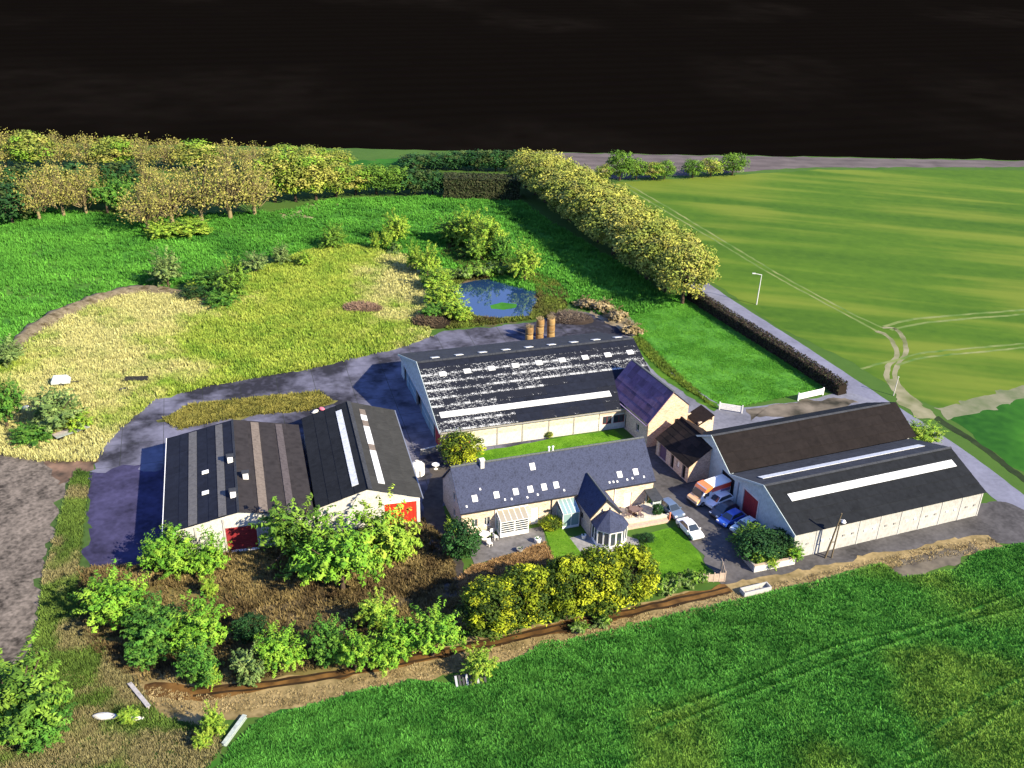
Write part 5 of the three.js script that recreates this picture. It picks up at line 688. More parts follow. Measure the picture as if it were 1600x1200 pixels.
// kind 3: twiggy spring tree with few leaves
function twigCrown(w, h, nB, cols, leaves, size, twigCol) {
  const g = [], b = leafBuffer(), c = [];
  for (let i = 0; i < nB; i++) { const d = rdir(-0.1), k = R(0.7, 1.05), e = [d[0] * w * 0.5 * k, h * (0.28 + 0.72 * (0.12 + 0.88 * Math.max(0, d[1])) * k), d[2] * w * 0.5 * k], s = [d[0] * w * 0.12, h * R(0.15, 0.45), d[2] * w * 0.12], m = [lerp(s[0], e[0], 0.5) + R(-0.2, 0.2), lerp(s[1], e[1], 0.5) + 0.25, lerp(s[2], e[2], 0.5) + R(-0.2, 0.2)];
    g.push(cyl(0.075, 0.05, s, m, 3), cyl(0.05, 0.015, m, e, 3)); for (let q = 0; q < 4; q++) g.push(cyl(0.035, 0.01, [lerp(m[0], e[0], q / 5), lerp(m[1], e[1], q / 5), lerp(m[2], e[2], q / 5)], [lerp(m[0], e[0], q / 5) + R(-0.9, 0.9), lerp(m[1], e[1], q / 5) + R(0.1, 1.0), lerp(m[2], e[2], q / 5) + R(-0.9, 0.9)], 3));
    for (let q = 0; q < leaves; q++) { const t = R(0.2, 1.08), n = rdir(-0.3); leaf(b, lerp(m[0], e[0], t) + R(-0.75, 0.75), lerp(m[1], e[1], t) + R(-0.5, 0.75), lerp(m[2], e[2], t) + R(-0.75, 0.75), n[0], n[1], n[2], size * R(0.6, 1.3), pickCol(cols)); } }
  const tr_ = [cyl(w * 0.035, w * 0.02, [0, 0, 0], [0, h * 0.5, 0], 7), ...[0, 1, 2, 3, 4].map(i => cyl(w * 0.02, w * 0.008, [0, h * 0.2, 0], [Math.cos(i * 1.26) * w * 0.2, h * 0.55, Math.sin(i * 1.26) * w * 0.2], 5)), ...g];
  return { crown: leafGeo(b), trunk: mergeGeometries(tr_.map(q => { q.deleteAttribute('uv'); return q; })), w, h };
}
const mLeaf = new THREE.MeshPhysicalMaterial({ roughness: 0.75, specularIntensity: 0.3, vertexColors: true, side: THREE.DoubleSide });
const mBark = M([0.07, 0.05, 0.035], 0.95), mBarkPale = M([0.22, 0.18, 0.09], 0.95);
const G1 = [[0.13, 0.28, 0.022], [0.2, 0.35, 0.032], [0.085, 0.22, 0.018]], G2 = [[0.06, 0.17, 0.02], [0.1, 0.22, 0.028], [0.04, 0.12, 0.016]], YG = [[0.2, 0.32, 0.03], [0.26, 0.36, 0.04], [0.14, 0.26, 0.025]], GOLD = [[0.17, 0.22, 0.01], [0.3, 0.34, 0.016], [0.06, 0.1, 0.01], [0.035, 0.065, 0.01]], AV = [[0.3, 0.31, 0.055], [0.36, 0.35, 0.075], [0.22, 0.26, 0.045], [0.16, 0.2, 0.03]], OL = [[0.27, 0.25, 0.06], [0.33, 0.3, 0.08], [0.2, 0.22, 0.04]], DK = [[0.018, 0.06, 0.014], [0.028, 0.085, 0.02], [0.014, 0.045, 0.012]], GR = [[0.12, 0.19, 0.05], [0.17, 0.24, 0.07], [0.09, 0.15, 0.04]], MID = [[0.1, 0.2, 0.02], [0.15, 0.26, 0.03], [0.07, 0.15, 0.018]];
const kinds = {
  bush: [0, 1, 2].map(() => shootCrown(5, 5, 0.35, 170, 34, 0.25, G1)), green: [0, 1].map(() => shootCrown(5, 5, 0.35, 170, 34, 0.25, G2)), lime: [0, 1].map(() => shootCrown(4, 4.2, 0.3, 140, 30, 0.24, YG)),
  willow: [0, 1, 2].map(() => shootCrown(6, 7, 0.5, 150, 34, 0.32, MID, 0.2, 6)), pale: [0, 1].map(() => shootCrown(6, 7, 0.5, 150, 34, 0.31, YG, 0.2, 5)), grey: [0, 1].map(() => shootCrown(5, 6, 0.4, 140, 30, 0.3, GR)),
  gold: [0, 1, 2].map(() => clumpCrown(6, 7.5, 0.1, 110, 76, 0.3, GOLD, 0.27, t => 1.2 - 0.3 * t)), ball: [0].map(() => clumpCrown(4.5, 4, 0.05, 60, 50, 0.26, GOLD, 0.32)), dark: [0, 1].map(() => clumpCrown(4.5, 5, 0.05, 46, 50, 0.34, DK, 0.34)),
  avenue: [0, 1, 2, 3].map(() => clumpCrown(8, 9.5, 1.2, 46, 90, 0.42, AV, 0.36)), twig: [0, 1, 2].map(() => twigCrown(10, 9.5, 90, OL, 16, 0.4)), far: [0, 1, 2].map(() => clumpCrown(8, 9, 0.8, 34, 70, 0.52, MID, 0.4)), farPale: [0, 1, 2].map(() => clumpCrown(8, 9.5, 0.8, 34, 70, 0.52, [...YG, ...AV], 0.4)), farDark: [0, 1].map(() => clumpCrown(8, 9, 0.4, 26, 50, 0.75, [...DK, [0.05, 0.08, 0.02]], 0.42)),
  low: [0, 1].map(() => shootCrown(3, 1.6, 0.1, 70, 22, 0.28, [...GR, ...MID])), straw: [0].map(() => shootCrown(3.5, 2, 0.1, 80, 22, 0.3, [[0.26, 0.2, 0.1], [0.33, 0.26, 0.14], [0.18, 0.14, 0.06]])),
};
const kc = {}, fat = { gold: 1.35, avenue: 1.62, far: 1.5, farPale: 1.5, farDark: 1.45, twig: 1.3, ball: 1.3, dark: 1.3 };
function tree(kind, [x, z, w, h], label, name, category, group, dark) {
  const v = kinds[kind], k = v[(kc[kind] = (kc[kind] || 0) + 1) % v.length], o = thing(name, label, category, [x, z], R(0, 6.28), group), t = part('trunk', k.trunk, kind === 'twig' ? mBarkPale : mBark, o), c = part('crown', k.crown, mLeaf, o);
  const f = fat[kind] || 1.32; o.scale.set(w / k.w * R(0.97, 1.06) * f, h / k.h * 1.1, w / k.w * R(0.97, 1.06) * f); return o;
}
const ord = ['first', 'second', 'third', 'fourth', 'fifth', 'sixth', 'seventh', 'eighth', 'ninth', 'tenth', 'eleventh', 'twelfth', 'thirteenth', 'fourteenth', 'fifteenth', 'sixteenth'];
// scrub below the sheds
const SB = 'bushes below the sheds', sb = (k, t, l) => tree(k, t, l, 'leafy_bush', 'bush', SB);
sb('bush', [-42.07,-82.68,6.46,5.81], 'bright green bush at the upper left end of the foreground scrub'); sb('green', [-37.01,-79.54,5.35,4.75], 'dark green bush behind the front left scrub clump'); sb('bush', [-33.22,-79.1,5.52,5.76], 'broad bright bush at the centre of the front left clump'); sb('green', [-31.28,-74.11,3.73,5.06], 'narrow dark bush at the bottom of the front left clump'); sb('green', [-37.01,-76.27,3.8,3.02], 'low dark bush overhanging the brown bank on the left'); sb('lime', [-30.17,-73.83,1.56,2.61], 'small lime sapling at the foot of the front left clump');
sb('grey', [-26.78,-74.37,3.01,4.33], 'pale yellowish bush left of the round bush beside mud track'); sb('bush', [-24.26,-76.48,4.29,5.37], 'round bright bush beside the mud track, spiky outline'); sb('dark', [-28.21,-80.36,2.79,3.08], 'small dark evergreen bush behind the round spiky bush'); sb('green', [-19.86,-77.84,3.6,5.62], 'bluish green bush at left of the middle foreground row'); sb('bush', [-17.24,-76.71,3.56,4.95], 'bright bush second from left in the middle foreground row'); sb('lime', [-15.92,-83.3,4.02,4.21], 'vivid green bush standing behind the middle foreground row'); sb('bush', [-14.27,-77.43,4.08,6], 'tall bright bush third in the middle foreground row'); sb('bush', [-10.15,-79.35,5.4,5.91], 'broad bright bush at the right end of the foreground row'); sb('lime', [-5.43,-76.68,3.07,3.63], 'lone round lime bush above the black slatted feeder');
sb('bush', [-39.56,-91.3,5.81,5.19], 'bright bush at the front left corner of the wide shed'); sb('bush', [-35.63,-91.1,3.86,5.44], 'bright bush left of the maroon roller door'); sb('lime', [-34.14,-87.17,1.74,2.61], 'small yellow shrub under the bushes by maroon door');
sb('willow', [-26.48,-94.06,7.9,8.01], 'big leafy tree between the two shed fronts'); sb('bush', [-20.77,-89.13,7.61,9.18], 'tallest bright tree in front of the skylit shed'); sb('lime', [-17.04,-95.18,6.55,7.78], 'yellow green tree half covering the bright red door'); sb('green', [-24.35,-91.96,4.17,3.04], 'low dark shrub at the foot of the big leafy tree'); sb('lime', [-15.19,-94.11,2.12,4.77], 'narrow drooping shrub at the right of the red door tree');
// house planting
tree('dark', [-8.76,-95.75,3.86,4.63], 'round dark green shrub at the left corner of the farmhouse', 'round_shrub', 'shrub'); tree('lime', [-10.34,-100.3,1.48,2.38], 'small lime shrub against the farmhouse left gable', 'round_shrub', 'shrub'); tree('ball', [-10.69,-116.73,5.11,3.88], 'round golden bush behind the left end of the farmhouse', 'round_shrub', 'shrub'); tree('ball', [0.5,-124.07,1.12,1], 'tiny round bush on the lawn behind the farmhouse', 'round_shrub', 'shrub');
tree('ball', [1.23,-102.31,2.55,1.47], 'low clipped bush left of the glass porch', 'round_shrub', 'shrub'); tree('dark', [12.2,-100.45,1.63,0.92], 'small dark shrub at lawn corner under the patio wall', 'round_shrub', 'shrub'); tree('dark', [13.78,-105.93,1.15,1.61], 'small dark potted shrub at the patio end', 'round_shrub', 'shrub'); tree('dark', [12.89,-108.7,1.1,1.27], 'small dark shrub against house wall near the shelter', 'round_shrub', 'shrub');
[[770, 990, 78, 92], [822, 976, 78, 100], [880, 968, 74, 104], [930, 958, 78, 104], [982, 944, 72, 96]].forEach((t, i) => tree('gold', [[-4.61,-83.19,5.45,6.06], [-1.15,-84.62,5.25,7.02], [2.91,-85.7,4.9,7.66], [6.12,-86.95,5.21,7.63], [9.41,-88.66,5.01,7.24]][i], 'golden green conifer, ' + ord[i] + ' from the left in the tall garden hedge', 'hedge_conifer', 'conifer', 'tall garden hedge'));
// drive garden
sb('willow', [23.78,-100.74,3.41,3.06], 'yellow green bush leaning over the pale silver car'); tree('dark', [24.4,-98,4.36,3.15], 'broad dark shrub in the drive garden beside the red door', 'round_shrub', 'shrub'); tree('dark', [26.54,-98.64,4.09,3.22], 'dark shrub against the barn gable in the drive garden', 'round_shrub', 'shrub'); sb('lime', [24.39,-96.53,1.72,2.44], 'small bright bush above the low concrete wall, left one'); sb('lime', [25.88,-96.38,1.72,1.91], 'small bright bush above the low concrete wall, right one'); sb('bush', [28.72,-97.8,2.03,2.39], 'light green bush at the front corner of the pale barn wall'); sb('pale', [51.75,-127.18,5.28,2.94], 'light green bush growing against the far end of the double barn');
for (let i = 0; i < 7; i++) tree('low', [[11.73,-90.91,2.34,1.37], [13.25,-91,2.07,1.6], [14.85,-91.9,2.36,1.72], [16.45,-92.58,2.23,1.76], [17.78,-93.24,1.82,1.34], [6.61,-85.2,1.98,1.22], [4.29,-84.04,1.96,1.04]][i], 'low weedy shrub, ' + ord[i] + ' of those along the lawn foot by mud track', 'weed_shrub', 'shrub', 'weeds along the garden foot');
// bottom left and left edge
sb('willow', [-44.5,-66.66,8.43,9.69], 'huge yellow green bush in the bottom left corner'); sb('green', [-42.42,-66.01,5.03,5.37], 'lower darker bush at the right foot of the corner bush'); sb('lime', [-28.06,-67.56,2.15,3.91], 'yellow shrub at the crop field corner between the girders'); sb('lime', [-28.71,-66.14,1.45,2.22], 'small shrub below the yellow shrub between the girders'); sb('lime', [-36.23,-69.15,1.95,1.17], 'low lime shrub between the two white sacks');
sb('grey', [-79.47,-139.65,4.54,4.56], 'round grey green bush on the left edge below the meadow'); sb('grey', [-64.24,-120.87,7.11,5.94], 'broad scrub bush at the left corner of the yard'); sb('green', [-71.08,-121.01,5.08,7.18], 'dark tall bush at the left picture edge beside the yard scrub'); sb('green', [-66.2,-117.61,4.97,2.49], 'low dark scrub under the broad yard corner bush'); sb('lime', [-61.78,-121.08,3.73,3.23], 'light bush at the right of the broad yard corner bush');
// pasture edge
const pe = (k, t, l) => tree(k, t, l, 'field_tree', 'tree', 'small trees along the pasture edge');
pe('grey', [-66.8,-172.77,5.15,7.07], 'pale upright tree alone at the meadow bank'); pe('willow', [-54.16,-168.72,5.71,7.34], 'leafy green tree right of the dark meadow bank shrubs'); pe('green', [-59.46,-171.43,4.89,4.2], 'dark shrub between the two meadow bank trees'); pe('farDark', [-60.64,-168.02,3.28,2.2], 'low brown shrub at the foot of the meadow bank'); pe('pale', [-61.24,-170.33,2.88,2.51], 'small yellowish bush in front of the dark bank shrub'); pe('green', [-55.54,-165.1,5.39,2.7], 'low dark scrub below the leafy bank tree'); pe('grey', [-53.72,-181.57,4.19,3.76], 'grey green shrub behind the leafy bank tree'); pe('grey', [-50.19,-186.38,3.09,3.97], 'small pale tree at the top of the dry pasture'); pe('pale', [-45.55,-185.88,3.32,3.17], 'small yellowish tree at the pasture edge, right of the pale one');
pe('willow', [-42.5,-195.91,4.46,5.05], 'bright round tree between meadow and dry pasture'); pe('pale', [-30.83,-201.13,4.82,6.47], 'round yellow tree above the pair of saplings'); pe('pale', [-34.23,-196.15,1.86,4.01], 'left sapling of the pair before the round yellow tree'); pe('pale', [-32.15,-196.4,1.86,4.28], 'right sapling of the pair before the round yellow tree'); pe('low', [-30.13,-194.42,2.71,2.33], 'low shrub right of the two saplings');
// pond planting
const pt = (k, t, l) => tree(k, t, l, 'pond_willow', 'tree', 'willows round the pond');
pt('pale', [-25.26,-185.13,3.08,5.97], 'slim pale willow at the left front of the pond'); pt('pale', [-22.69,-183.42,4.46,6.27], 'round yellow willow left of the pond'); pt('lime', [-20.53,-176.58,5.47,4.49], 'low yellow shrub on the pond left bank, upper one'); pt('lime', [-18.11,-168.45,5.48,4.77], 'low yellow shrub on the pond left bank, middle one'); pt('lime', [-15.21,-163.13,5.13,3.99], 'low yellow shrub at the pond lower left corner'); pt('green', [-19.44,-162.7,3.62,3.01], 'dark shrub on pasture side of the pond bank');
pt('willow', [-19.97,-201.67,6.35,6.06], 'left willow of the tall group behind the pond'); pt('pale', [-16.32,-199.05,6.03,8.68], 'tallest willow of the group behind the pond'); pt('pale', [-12.36,-194.32,6.9,9.2], 'large yellow willow at the right of the pond group'); pt('green', [-9.76,-191.76,4.39,6], 'darker green willow at the right foot of the pond group'); pt('willow', [-14.28,-191.94,5.36,5.12], 'lower willow at the front of the pond group'); pt('pale', [-4.8,-182.78,5.86,7.6], 'rounded yellow willow at the pond right bank'); pt('low', [-16.23,-182.16,3.97,2.55], 'low shrub at the pond upper left edge'); pt('low', [-13.27,-183.15,4.69,2.98], 'low shrub at the middle of the pond far bank'); pt('low', [-10.2,-184.82,4.25,3.06], 'low shrub at the right of the pond far bank');
for (let i = 0; i < 4; i++) tree('straw', [[6.17,-170.99,3.77,1.94], [8.91,-169.82,3.97,2.14], [11.18,-165.82,4.11,2.3], [13.41,-160.64,3.8,2.04]][i], 'dry reed clump, ' + ord[i] + ' from the pond end beside the paddock', 'reed_clump', 'reeds', 'dry reeds by the paddock');
// avenue along the road: twelve on the near side, a second staggered row
const av = [[[23.26,-174.56,7.44,10.27], [20.54,-180.1,7.64,10.02], [17.67,-185.94,7.84,10.28], [14.91,-192.48,7.82,10.32], [11.97,-199.03,8.04,10.33], [9.12,-205.99,8.02,10.1], [6.35,-212.56,7.96,10.11], [3.44,-219.06,7.9,9.82], [0.65,-225.47,7.53,9.52], [-1.98,-231.75,7.43,9.17], [-4.42,-237.37,7,8.8], [-6.63,-242.22,6.82,8.05]], [[23.37,-183.29,7.04,9.24], [20.1,-189.93,7.49,9.47], [16.88,-197.02,7.72,9.75], [13.44,-204.16,7.96,10.03], [10.05,-211.78,7.94,9.8], [6.71,-219.48,7.91,9.83], [3.45,-226.76,7.85,9.84], [-0.01,-233.98,7.49,9.25], [-3.04,-240.64,7.08,8.6]]];
av.forEach((row, r) => row.forEach((t, i) => tree('avenue', t, 'yellow green avenue tree, ' + ord[i] + (r ? ' from the road end in the road-side row' : ' from the road end in the meadow-side row'), 'avenue_tree', 'tree', 'avenue beside the road')));
// far field hedge
for (let i = 0; i < 8; i++) tree(i % 3 ? 'far' : 'farPale', [[11.71,-250.2,3.35,3.84], [15.44,-251.84,5.21,6.57], [19.49,-252.98,4.31,4.75], [23.54,-253.57,4.01,4.15], [26.4,-254.54,4.02,4.16], [33.43,-256.69,4.37,4.17], [38.01,-258.5,4.39,4.19], [43.61,-260.47,5.37,5.13]][i], 'round hedge tree, ' + ord[i] + ' from the left beyond the arable field', 'hedge_tree', 'tree', 'hedge trees beyond the arable field');
// wood along the far edge of the meadow
const fw = (k, t, l) => tree(k, t, l, 'woodland_tree', 'tree', 'wood at the far edge of the meadow');
[[-80.38,-202.1,8.91,8.76], [-76.75,-205.82,9.82,10.45], [-71.99,-209.36,11.01,11.6], [-66.64,-211.33,11.1,11.42], [-62.42,-214.48,9.36,10.33]].forEach((t, i) => fw('twig', t, 'olive twiggy tree, ' + ord[i] + ' from the left in the broad clump at the meadow')); [[-76.06,-197.91,6.25,3.86], [-71.1,-200.09,7.07,3.82]].forEach((t, i) => fw('pale', t, 'low olive shrub, ' + ord[i] + ' from the left at the foot of the twiggy clump'));
[[-108.01,-203.48,7.42,7.62], [-103.59,-205.71,8.01,9.53], [-99.93,-208.72,7.84,9.67], [-96.22,-210.93,7.65,8.95], [-92.39,-212.31,6.63,7.43], [-89.46,-214.46,5.88,7.01]].forEach((t, i) => fw(i === 0 ? 'farDark' : i > 3 ? 'green' : 'twig', t, 'dark stemmed tree, ' + ord[i] + ' from the left picture edge along the meadow'));
[[-127.08,-242.05,8.89,7.89], [-121.23,-242.92,8.92,7.6], [-115.07,-243.85,8.35,7.36], [-108.66,-244.24,8.36,7.06], [-102.51,-244.6,8.08,7.1], [-96.53,-245.49,8.1,6.81], [-90.23,-246.43,8.13,6.52], [-83.56,-246.3,8.12,6.2], [-76.9,-246.16,8.42,6.48], [-70.54,-245.99,7.81,6.22]].forEach((t, i) => fw(i % 3 === 1 ? 'farPale' : 'twig', t, 'tall yellowish tree, ' + ord[i] + ' from the left in the hindmost row'));
[[-115.12,-215.53,8.06,7.69], [-110.93,-217.01,7.56,7.5], [-106.44,-218.54,7.88,7.52], [-101.9,-220.09,7.93,7.28], [-97.57,-221.63,7.7,7.06], [-93.18,-223.18,7.47,7.13], [-89.06,-225.67,6.98,6.66]].forEach((t, i) => fw(i % 2 ? 'farDark' : 'twig', t, 'dark wood tree behind the stemmed row, ' + ord[i] + ' from the left'));
[[-60.4,-223.85,7.77,10.3], [-56.19,-224.89,7.52,10.08], [-52.14,-226.87,7.29,9.01], [-48.26,-229.34,6.51,7.1], [-44.31,-231.86,6.86,6.25], [-39.91,-232.96,6.31,6.02], [-35.68,-233.55,5.75,5.79], [-31.44,-234.14,5.76,5.5], [-27.41,-234.19,5.19,5.25]].forEach((t, i) => fw(i > 6 ? 'farDark' : i === 5 || i === 6 ? 'far' : 'farPale', t, 'bushy tree, ' + ord[i] + ' from the twiggy clump rightwards along the meadow end'));
[[-64.69,-247.97,7.57,5.66], [-58.08,-248.95,6.98,5.41], [-52.38,-250.93,6.42,4.55]].forEach((t, i) => fw('farPale', t, 'pale tree behind the bushy meadow end row, ' + ord[i] + ' from the left'));
[[-34.19,-255.95,6.22,3.11], [-29.23,-256.11,5.6,3.42], [-24.26,-256.27,5.6,4.06], [-19.09,-255.87,5.29,4.73], [-14.43,-255.99,4.98,4.75], [-10.85,-255.94,4.35,5.12]].forEach((t, i) => fw('farDark', t, 'dark evergreen, ' + ord[i] + ' from the left behind the dark clipped hedge'));

// clipped hedges: a leafy box round a darker solid core
function hedge(label, pts, w, h, cols, size, dens) {
  const B = thing('clipped_hedge', label, 'hedge', pts[0]), b = leafBuffer(), core = [];
  for (let i = 0; i < pts.length - 1; i++) { const a = pts[i], c = pts[i + 1], L = Math.hypot(c[0] - a[0], c[1] - a[1]), dx = (c[0] - a[0]) / L, dz = (c[1] - a[1]) / L, ox = a[0] - pts[0][0], oz = a[1] - pts[0][1];
    { const g = new THREE.BoxGeometry(L, h - 0.35, w - 0.4); g.translate(L / 2, (h - 0.35) / 2, 0); g.rotateY(heading(a, c)); g.translate(ox, 0, oz); core.push(g); }
    for (let k = 0; k < L * dens; k++) { const s = R(0, L), f = rnd(); let u, y, n; if (f < 0.45) { u = R(-w / 2, w / 2); y = h + R(-0.15, 0.12); n = [0, 1, 0]; } else { const q = f < 0.725 ? 1 : -1; u = q * (w / 2 + R(-0.15, 0.1)); y = R(0.05, h); n = [-dz * q, 0.2, dx * q]; } const d = rdir(); let nx = n[0] + d[0] * 0.7, ny = n[1] + d[1] * 0.7, nz = n[2] + d[2] * 0.7; const l = Math.hypot(nx, ny, nz) || 1; leaf(b, ox + dx * s - dz * u, y, oz + dz * s + dx * u, nx / l, ny / l, nz / l, size * R(0.6, 1.3), pickCol(cols)); } }
  part('hedge_core', core, M(cols[0].map(v => v * 0.6), 0.95), B); part('foliage', leafGeo(b), mLeaf, B);
}
hedge('long dark brown clipped hedge between the paddock and the road', [[24.88,-177.15],[31.37,-164.57],[37.81,-152.47],[43.78,-140.68]], 1.9, 1.9, [[0.03, 0.022, 0.016], [0.05, 0.035, 0.025], [0.035, 0.04, 0.016]], 0.34, 170);
hedge('dark clipped hedge closing the far end of the meadow', [[-24.75,-233.56],[-17.45,-234.07],[-7.8,-234.4]], 5, 4.6, [[0.025, 0.03, 0.012], [0.045, 0.05, 0.02], [0.03, 0.045, 0.014]], 0.7, 190);

// ---------------------------------------------------------------- grass and crop tufts (beyond counting)
function tuftGeo(n, h, w, spread) { const p = []; for (let i = 0; i < n; i++) { const a = R(0, 6.283), r = R(0, spread), x = Math.cos(a) * r, z = Math.sin(a) * r, b = a + R(-0.6, 0.6), l = R(0.2, 0.6) * h, hh = h * R(0.6, 1), px = -Math.sin(b) * w / 2, pz = Math.cos(b) * w / 2; p.push(x - px, 0, z - pz, x + px, 0, z + pz, x + Math.cos(b) * l, hh, z + Math.sin(b) * l); } const g = new THREE.BufferGeometry(); g.setAttribute('position', new THREE.Float32BufferAttribute(p, 3)); g.computeVertexNormals(); return g; }
const mTuft = new THREE.MeshPhysicalMaterial({ roughness: 0.85, specularIntensity: 0.2, side: THREE.DoubleSide }); mTuft.color.setRGB(1, 1, 1);
const noTuft = [];
function tufts(name, label, poly, n, geo, col, dens = () => 1, sMin = 0.6, sMax = 1.4, avoid = []) {
  let x0 = 1e9, x1 = -1e9, z0 = 1e9, z1 = -1e9; for (const p of poly) { x0 = Math.min(x0, p[0]); x1 = Math.max(x1, p[0]); z0 = Math.min(z0, p[1]); z1 = Math.max(z1, p[1]); }
  const m4 = new THREE.Matrix4(), q = new THREE.Quaternion(), up = new THREE.Vector3(0, 1, 0), pos = new THREE.Vector3(), sc = new THREE.Vector3(), list = [], c = new THREE.Color(); let tries = 0;
  while (list.length < n && tries++ < n * 6) { const x = R(x0, x1), z = R(z0, z1); if (rnd() > dens(x, z) || !inPoly(poly, x, z) || avoid.some(a => inPoly(a, x, z))) continue; list.push([x, z]); }
  const o = new THREE.InstancedMesh(geo, mTuft, list.length); list.forEach(([x, z], i) => { const s = R(sMin, sMax); m4.compose(pos.set(x, 0.01, z), q.setFromAxisAngle(up, R(0, 6.283)), sc.set(s, s * R(0.7, 1.3), s)); o.setMatrixAt(i, m4); const k = R(0.75, 1.25), v = col(x, z); o.setColorAt(i, c.setRGB(v[0] * k, v[1] * k, v[2] * k)); });
  o.name = numbered(name); o.userData = { kind: 'stuff', label, category: 'grass' }; o.castShadow = o.receiveShadow = true; scene.add(o);
}
const gA = tuftGeo(10, 0.2, 0.11, 0.26), gB = tuftGeo(9, 0.42, 0.15, 0.35), gC = tuftGeo(7, 0.22, 0.1, 0.25);
const trackBands = cropTracks.map(t => ribbonPoly(t, 0.5));
const cropView = [[-26.67,-63.32],[-26.18,-66.51],[-24.48,-69.8],[-19.73,-72.04],[-15.35,-74.16],[-11.9,-75.41],[-8.24,-75.27],[-2.93,-78.28],[0.75,-81.34],[10.57,-85.24],[16.13,-88.01],[21.82,-90.11],[29.3,-93.3],[38.87,-97.74],[40.35,-95.2],[47,-97.07],[50.78,-100.8],[56.81,-103.03],[63.43,-100.9],[46.3,-60.72],[-26.93,-57.13]];
tufts('crop_tufts', 'lush green crop tufts covering the front field', cropView, 170000, gA, (x, z) => { const a = fbm(x * 0.8 + 2, z * 0.8, 3), c = fbm(x * 0.07, z * 0.07, 3); return mix3([0.025, 0.12, 0.016], [0.1, 0.31, 0.045], clamp(a * 1.3 - 0.15)).map((v, i) => v * (0.8 + 0.5 * c) * (i === 0 ? 1 + 0.8 * sst(0.5, 0.7, c) : 1)); }, (x, z) => 0.35 + 0.65 * sst(0.35, 0.6, fbm(x * 0.7, z * 0.7, 2)), 0.6, 1.4, trackBands);
tufts('pasture_tufts', 'pale dry grass tufts over the rough pasture', pasturePoly, 60000, gB, (x, z) => { const a = fbm(x * 0.22, z * 0.22, 4) * 0.6 + 0.4 * fbm(x * 0.9, z * 0.9, 2), c = fbm(x * 0.045 + 11, z * 0.06, 3); return mix3(mix3([0.12, 0.24, 0.025], [0.38, 0.43, 0.07], clamp(a * 1.3 - 0.15)), [0.52, 0.46, 0.22], 0.7 * sst(0.46, 0.66, c * 0.65 + a * 0.35)); }, (x, z) => 0.3 + 0.7 * sst(0.35, 0.6, fbm(x * 0.5, z * 0.5, 2)), 0.6, 1.5, [yardPoly]);
tufts('meadow_tufts', 'rich green grass tufts over the wet meadow', meadowPoly, 60000, gB, (x, z) => { const a = fbm(x * 0.16, z * 0.16, 4); return mix3([0.035, 0.14, 0.018], [0.11, 0.33, 0.038], clamp(a * 1.4 - 0.2)); }, (x, z) => 0.2 + 0.8 * sst(0.35, 0.62, fbm(x * 0.35, z * 0.35, 2)), 0.6, 1.5, [pasturePoly]);
tufts('scrub_tufts', 'dead brown weeds over the scrub ground', scrubPoly, 14000, gB, (x, z) => { const a = fbm(x * 0.5, z * 0.5, 3); return mix3([0.06, 0.04, 0.02], [0.26, 0.2, 0.08], clamp(a * 1.4 - 0.2)); }, (x, z) => 0.2 + 0.8 * sst(0.4, 0.6, fbm(x * 0.4, z * 0.4, 2)), 0.5, 1.2, [ribbonPoly([[-36.38,-73.21],[-30.6,-72.86],[-23.31,-74.75],[-12.33,-78.66],[-2.49,-82.32],[7.98,-86.64],[20.71,-92.05]], 2.4)]);
tufts('margin_tufts', 'straw coloured dead grass along the mud track', ribbonPoly([[-46.53,-73.93],[-39.01,-73.06],[-31.34,-71.39],[-22.8,-72.54],[-12.04,-76.47],[-2.39,-80.19],[10.59,-85.55],[21.13,-90.06],[32.45,-94.91],[44.65,-100.13],[53.72,-102.81]], 2.2), 9000, gC, (x, z) => mix3([0.16, 0.12, 0.05], [0.42, 0.33, 0.17], fbm(x, z, 2)), () => 1, 0.4, 1.0);
tufts('verge_tufts', 'rough grass tufts on the left verges', [[-48.77,-78.35],[-52.63,-89.51],[-56.19,-103.06],[-58.04,-110.98],[-56.05,-110.36],[-50.08,-91.99],[-43.34,-79.64],[-37.56,-74.01],[-33.68,-69.62],[-28.67,-68.3],[-27.01,-66.46],[-28.13,-62.74],[-49.75,-61.62],[-44.74,-69.81]], 14000, gC, (x, z) => mix3(mix3([0.04, 0.085, 0.015], [0.13, 0.2, 0.035], clamp(fbm(x * 0.3, z * 0.3, 3) * 1.4 - 0.2)), [0.22, 0.18, 0.09], 0.8 * sst(0.48, 0.62, fbm(x * 0.2 + 30, z * 0.2, 3))), () => 1, 0.6, 1.6);
tufts('weed_tufts', 'yellowing weeds growing through the yard concrete', [[-51.8,-124.97],[-49.3,-129.53],[-41.06,-132.21],[-32.56,-134.98],[-30.14,-131.97],[-33.12,-128.99],[-39.8,-127.29],[-45.18,-124.61],[-48.73,-122.16]], 3500, gC, (x, z) => mix3([0.08, 0.09, 0.02], [0.28, 0.25, 0.06], fbm(x, z, 2)), () => 1, 0.6, 1.7);
tufts('pond_sedge', 'sedge and weeds round the pond banks', [[-19.02,-162.74],[-17.74,-171.41],[-18.65,-180.59],[-14.43,-186.02],[-21.21,-194.01],[-20.92,-203.51],[-10.2,-195.31],[-3.17,-187.3],[0.83,-182.75],[3.4,-176.08],[2.3,-167.71],[-3.07,-164.37],[-16.51,-158.98]], 7000, gB, (x, z) => mix3([0.07, 0.05, 0.025], [0.14, 0.2, 0.03], clamp(fbm(x * 0.3, z * 0.3, 3) * 1.6 - 0.3)), () => 1, 0.5, 1.3, [[[-18.11,-177.47],[-15.25,-181.62],[-10.7,-183.44],[-5.47,-185.02],[-2.6,-179.16],[-1.99,-173.08],[-3.33,-166],[-7.36,-164.2],[-12.24,-164.81],[-15.93,-168.67]]]);
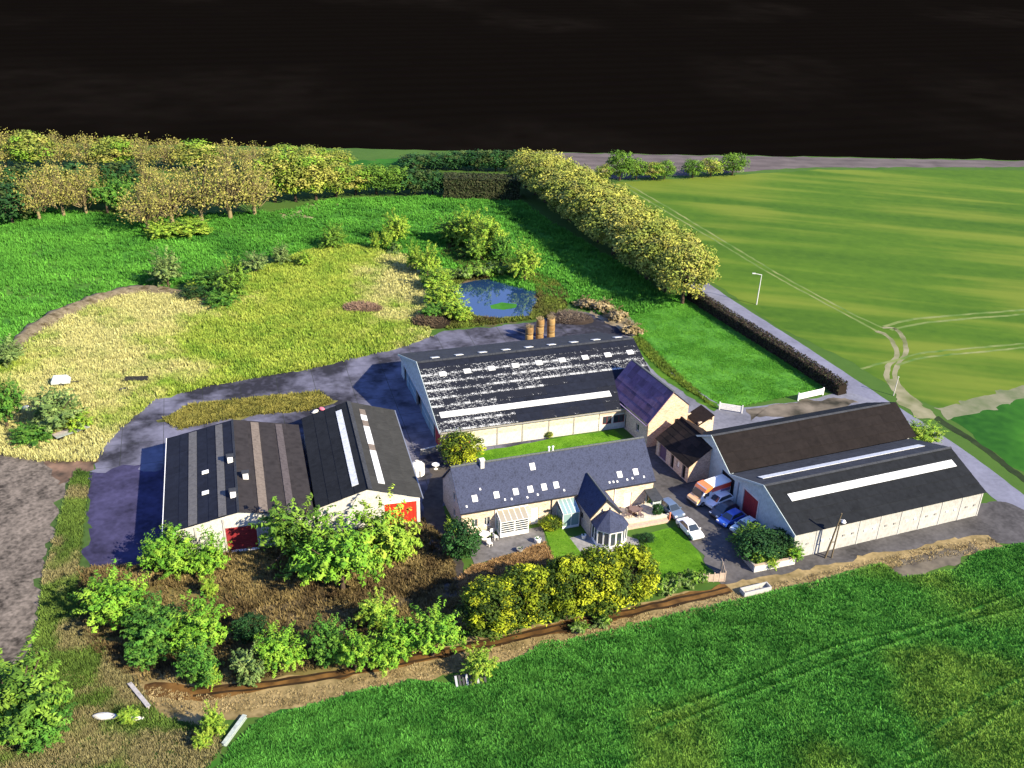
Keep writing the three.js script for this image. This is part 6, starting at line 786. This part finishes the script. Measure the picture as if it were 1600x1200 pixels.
tufts('mulch_chips', 'orange brown dead weeds covering the mulch bed', [[-8.77,-91.84],[-7.29,-94.28],[-3.15,-96.62],[0.53,-99.38],[1.6,-95.96],[-1.57,-92.66],[-5.54,-89.23],[-7.97,-87.44]], 3000, gC, (x, z) => mix3([0.12, 0.065, 0.025], [0.42, 0.27, 0.12], fbm(x * 1.5, z * 1.5, 2)), () => 1, 0.5, 1.3);
tufts('verge_tufts', 'yellow green grass on the verge between road and paddock', [[13.28,-158.03],[17.59,-146.39],[20.9,-140.13],[24.65,-134.33],[23.77,-136.25],[19.17,-147.68],[14.93,-159.49]], 1500, gC, (x, z) => mix3([0.05, 0.1, 0.015], [0.16, 0.22, 0.03], fbm(x, z, 2)), () => 1, 0.6, 1.6);
tufts('paddock_tufts', 'short mown grass of the paddock', paddockPoly, 26000, tuftGeo(6, 0.12, 0.09, 0.22), (x, z) => mix3([0.05, 0.2, 0.018], [0.14, 0.38, 0.045], clamp(fbm(x * 0.3, z * 0.3, 4) * 1.4 - 0.2)), (x, z) => 0.2 + 0.8 * sst(0.35, 0.6, fbm(x * 0.6, z * 0.6, 2)), 0.6, 1.4);
const lawnCol = (x, z) => mix3([0.07, 0.2, 0.01], [0.17, 0.36, 0.02], clamp(fbm(x * 0.7, z * 0.7, 3) * 1.5 - 0.25)), gL = tuftGeo(6, 0.07, 0.06, 0.16);
tufts('lawn_grass', 'short bright grass of the small lawn left of wing', [[0.49,-101.72],[2.28,-102.65],[3.18,-100.6],[4.91,-97.17],[2.61,-94.94],[1.45,-96.44]], 1800, gL, lawnCol);
tufts('lawn_grass', 'short bright grass of the lawn between hedge and drive', [[11.36,-101.17],[15.95,-103.48],[17.21,-100.28],[18.67,-95.54],[15.21,-92.84],[10.29,-92.29],[8.62,-95.95],[11.32,-98.1]], 6500, gL, lawnCol);
tufts('lawn_grass', 'short green grass of the lawn behind the farmhouse', [[-8.87,-118.85],[-4.3,-121.24],[9.14,-126.58],[11.11,-123.88],[9.05,-119.43],[-6.31,-112.64]], 6000, gL, lawnCol);

renderer.render(scene, camera);
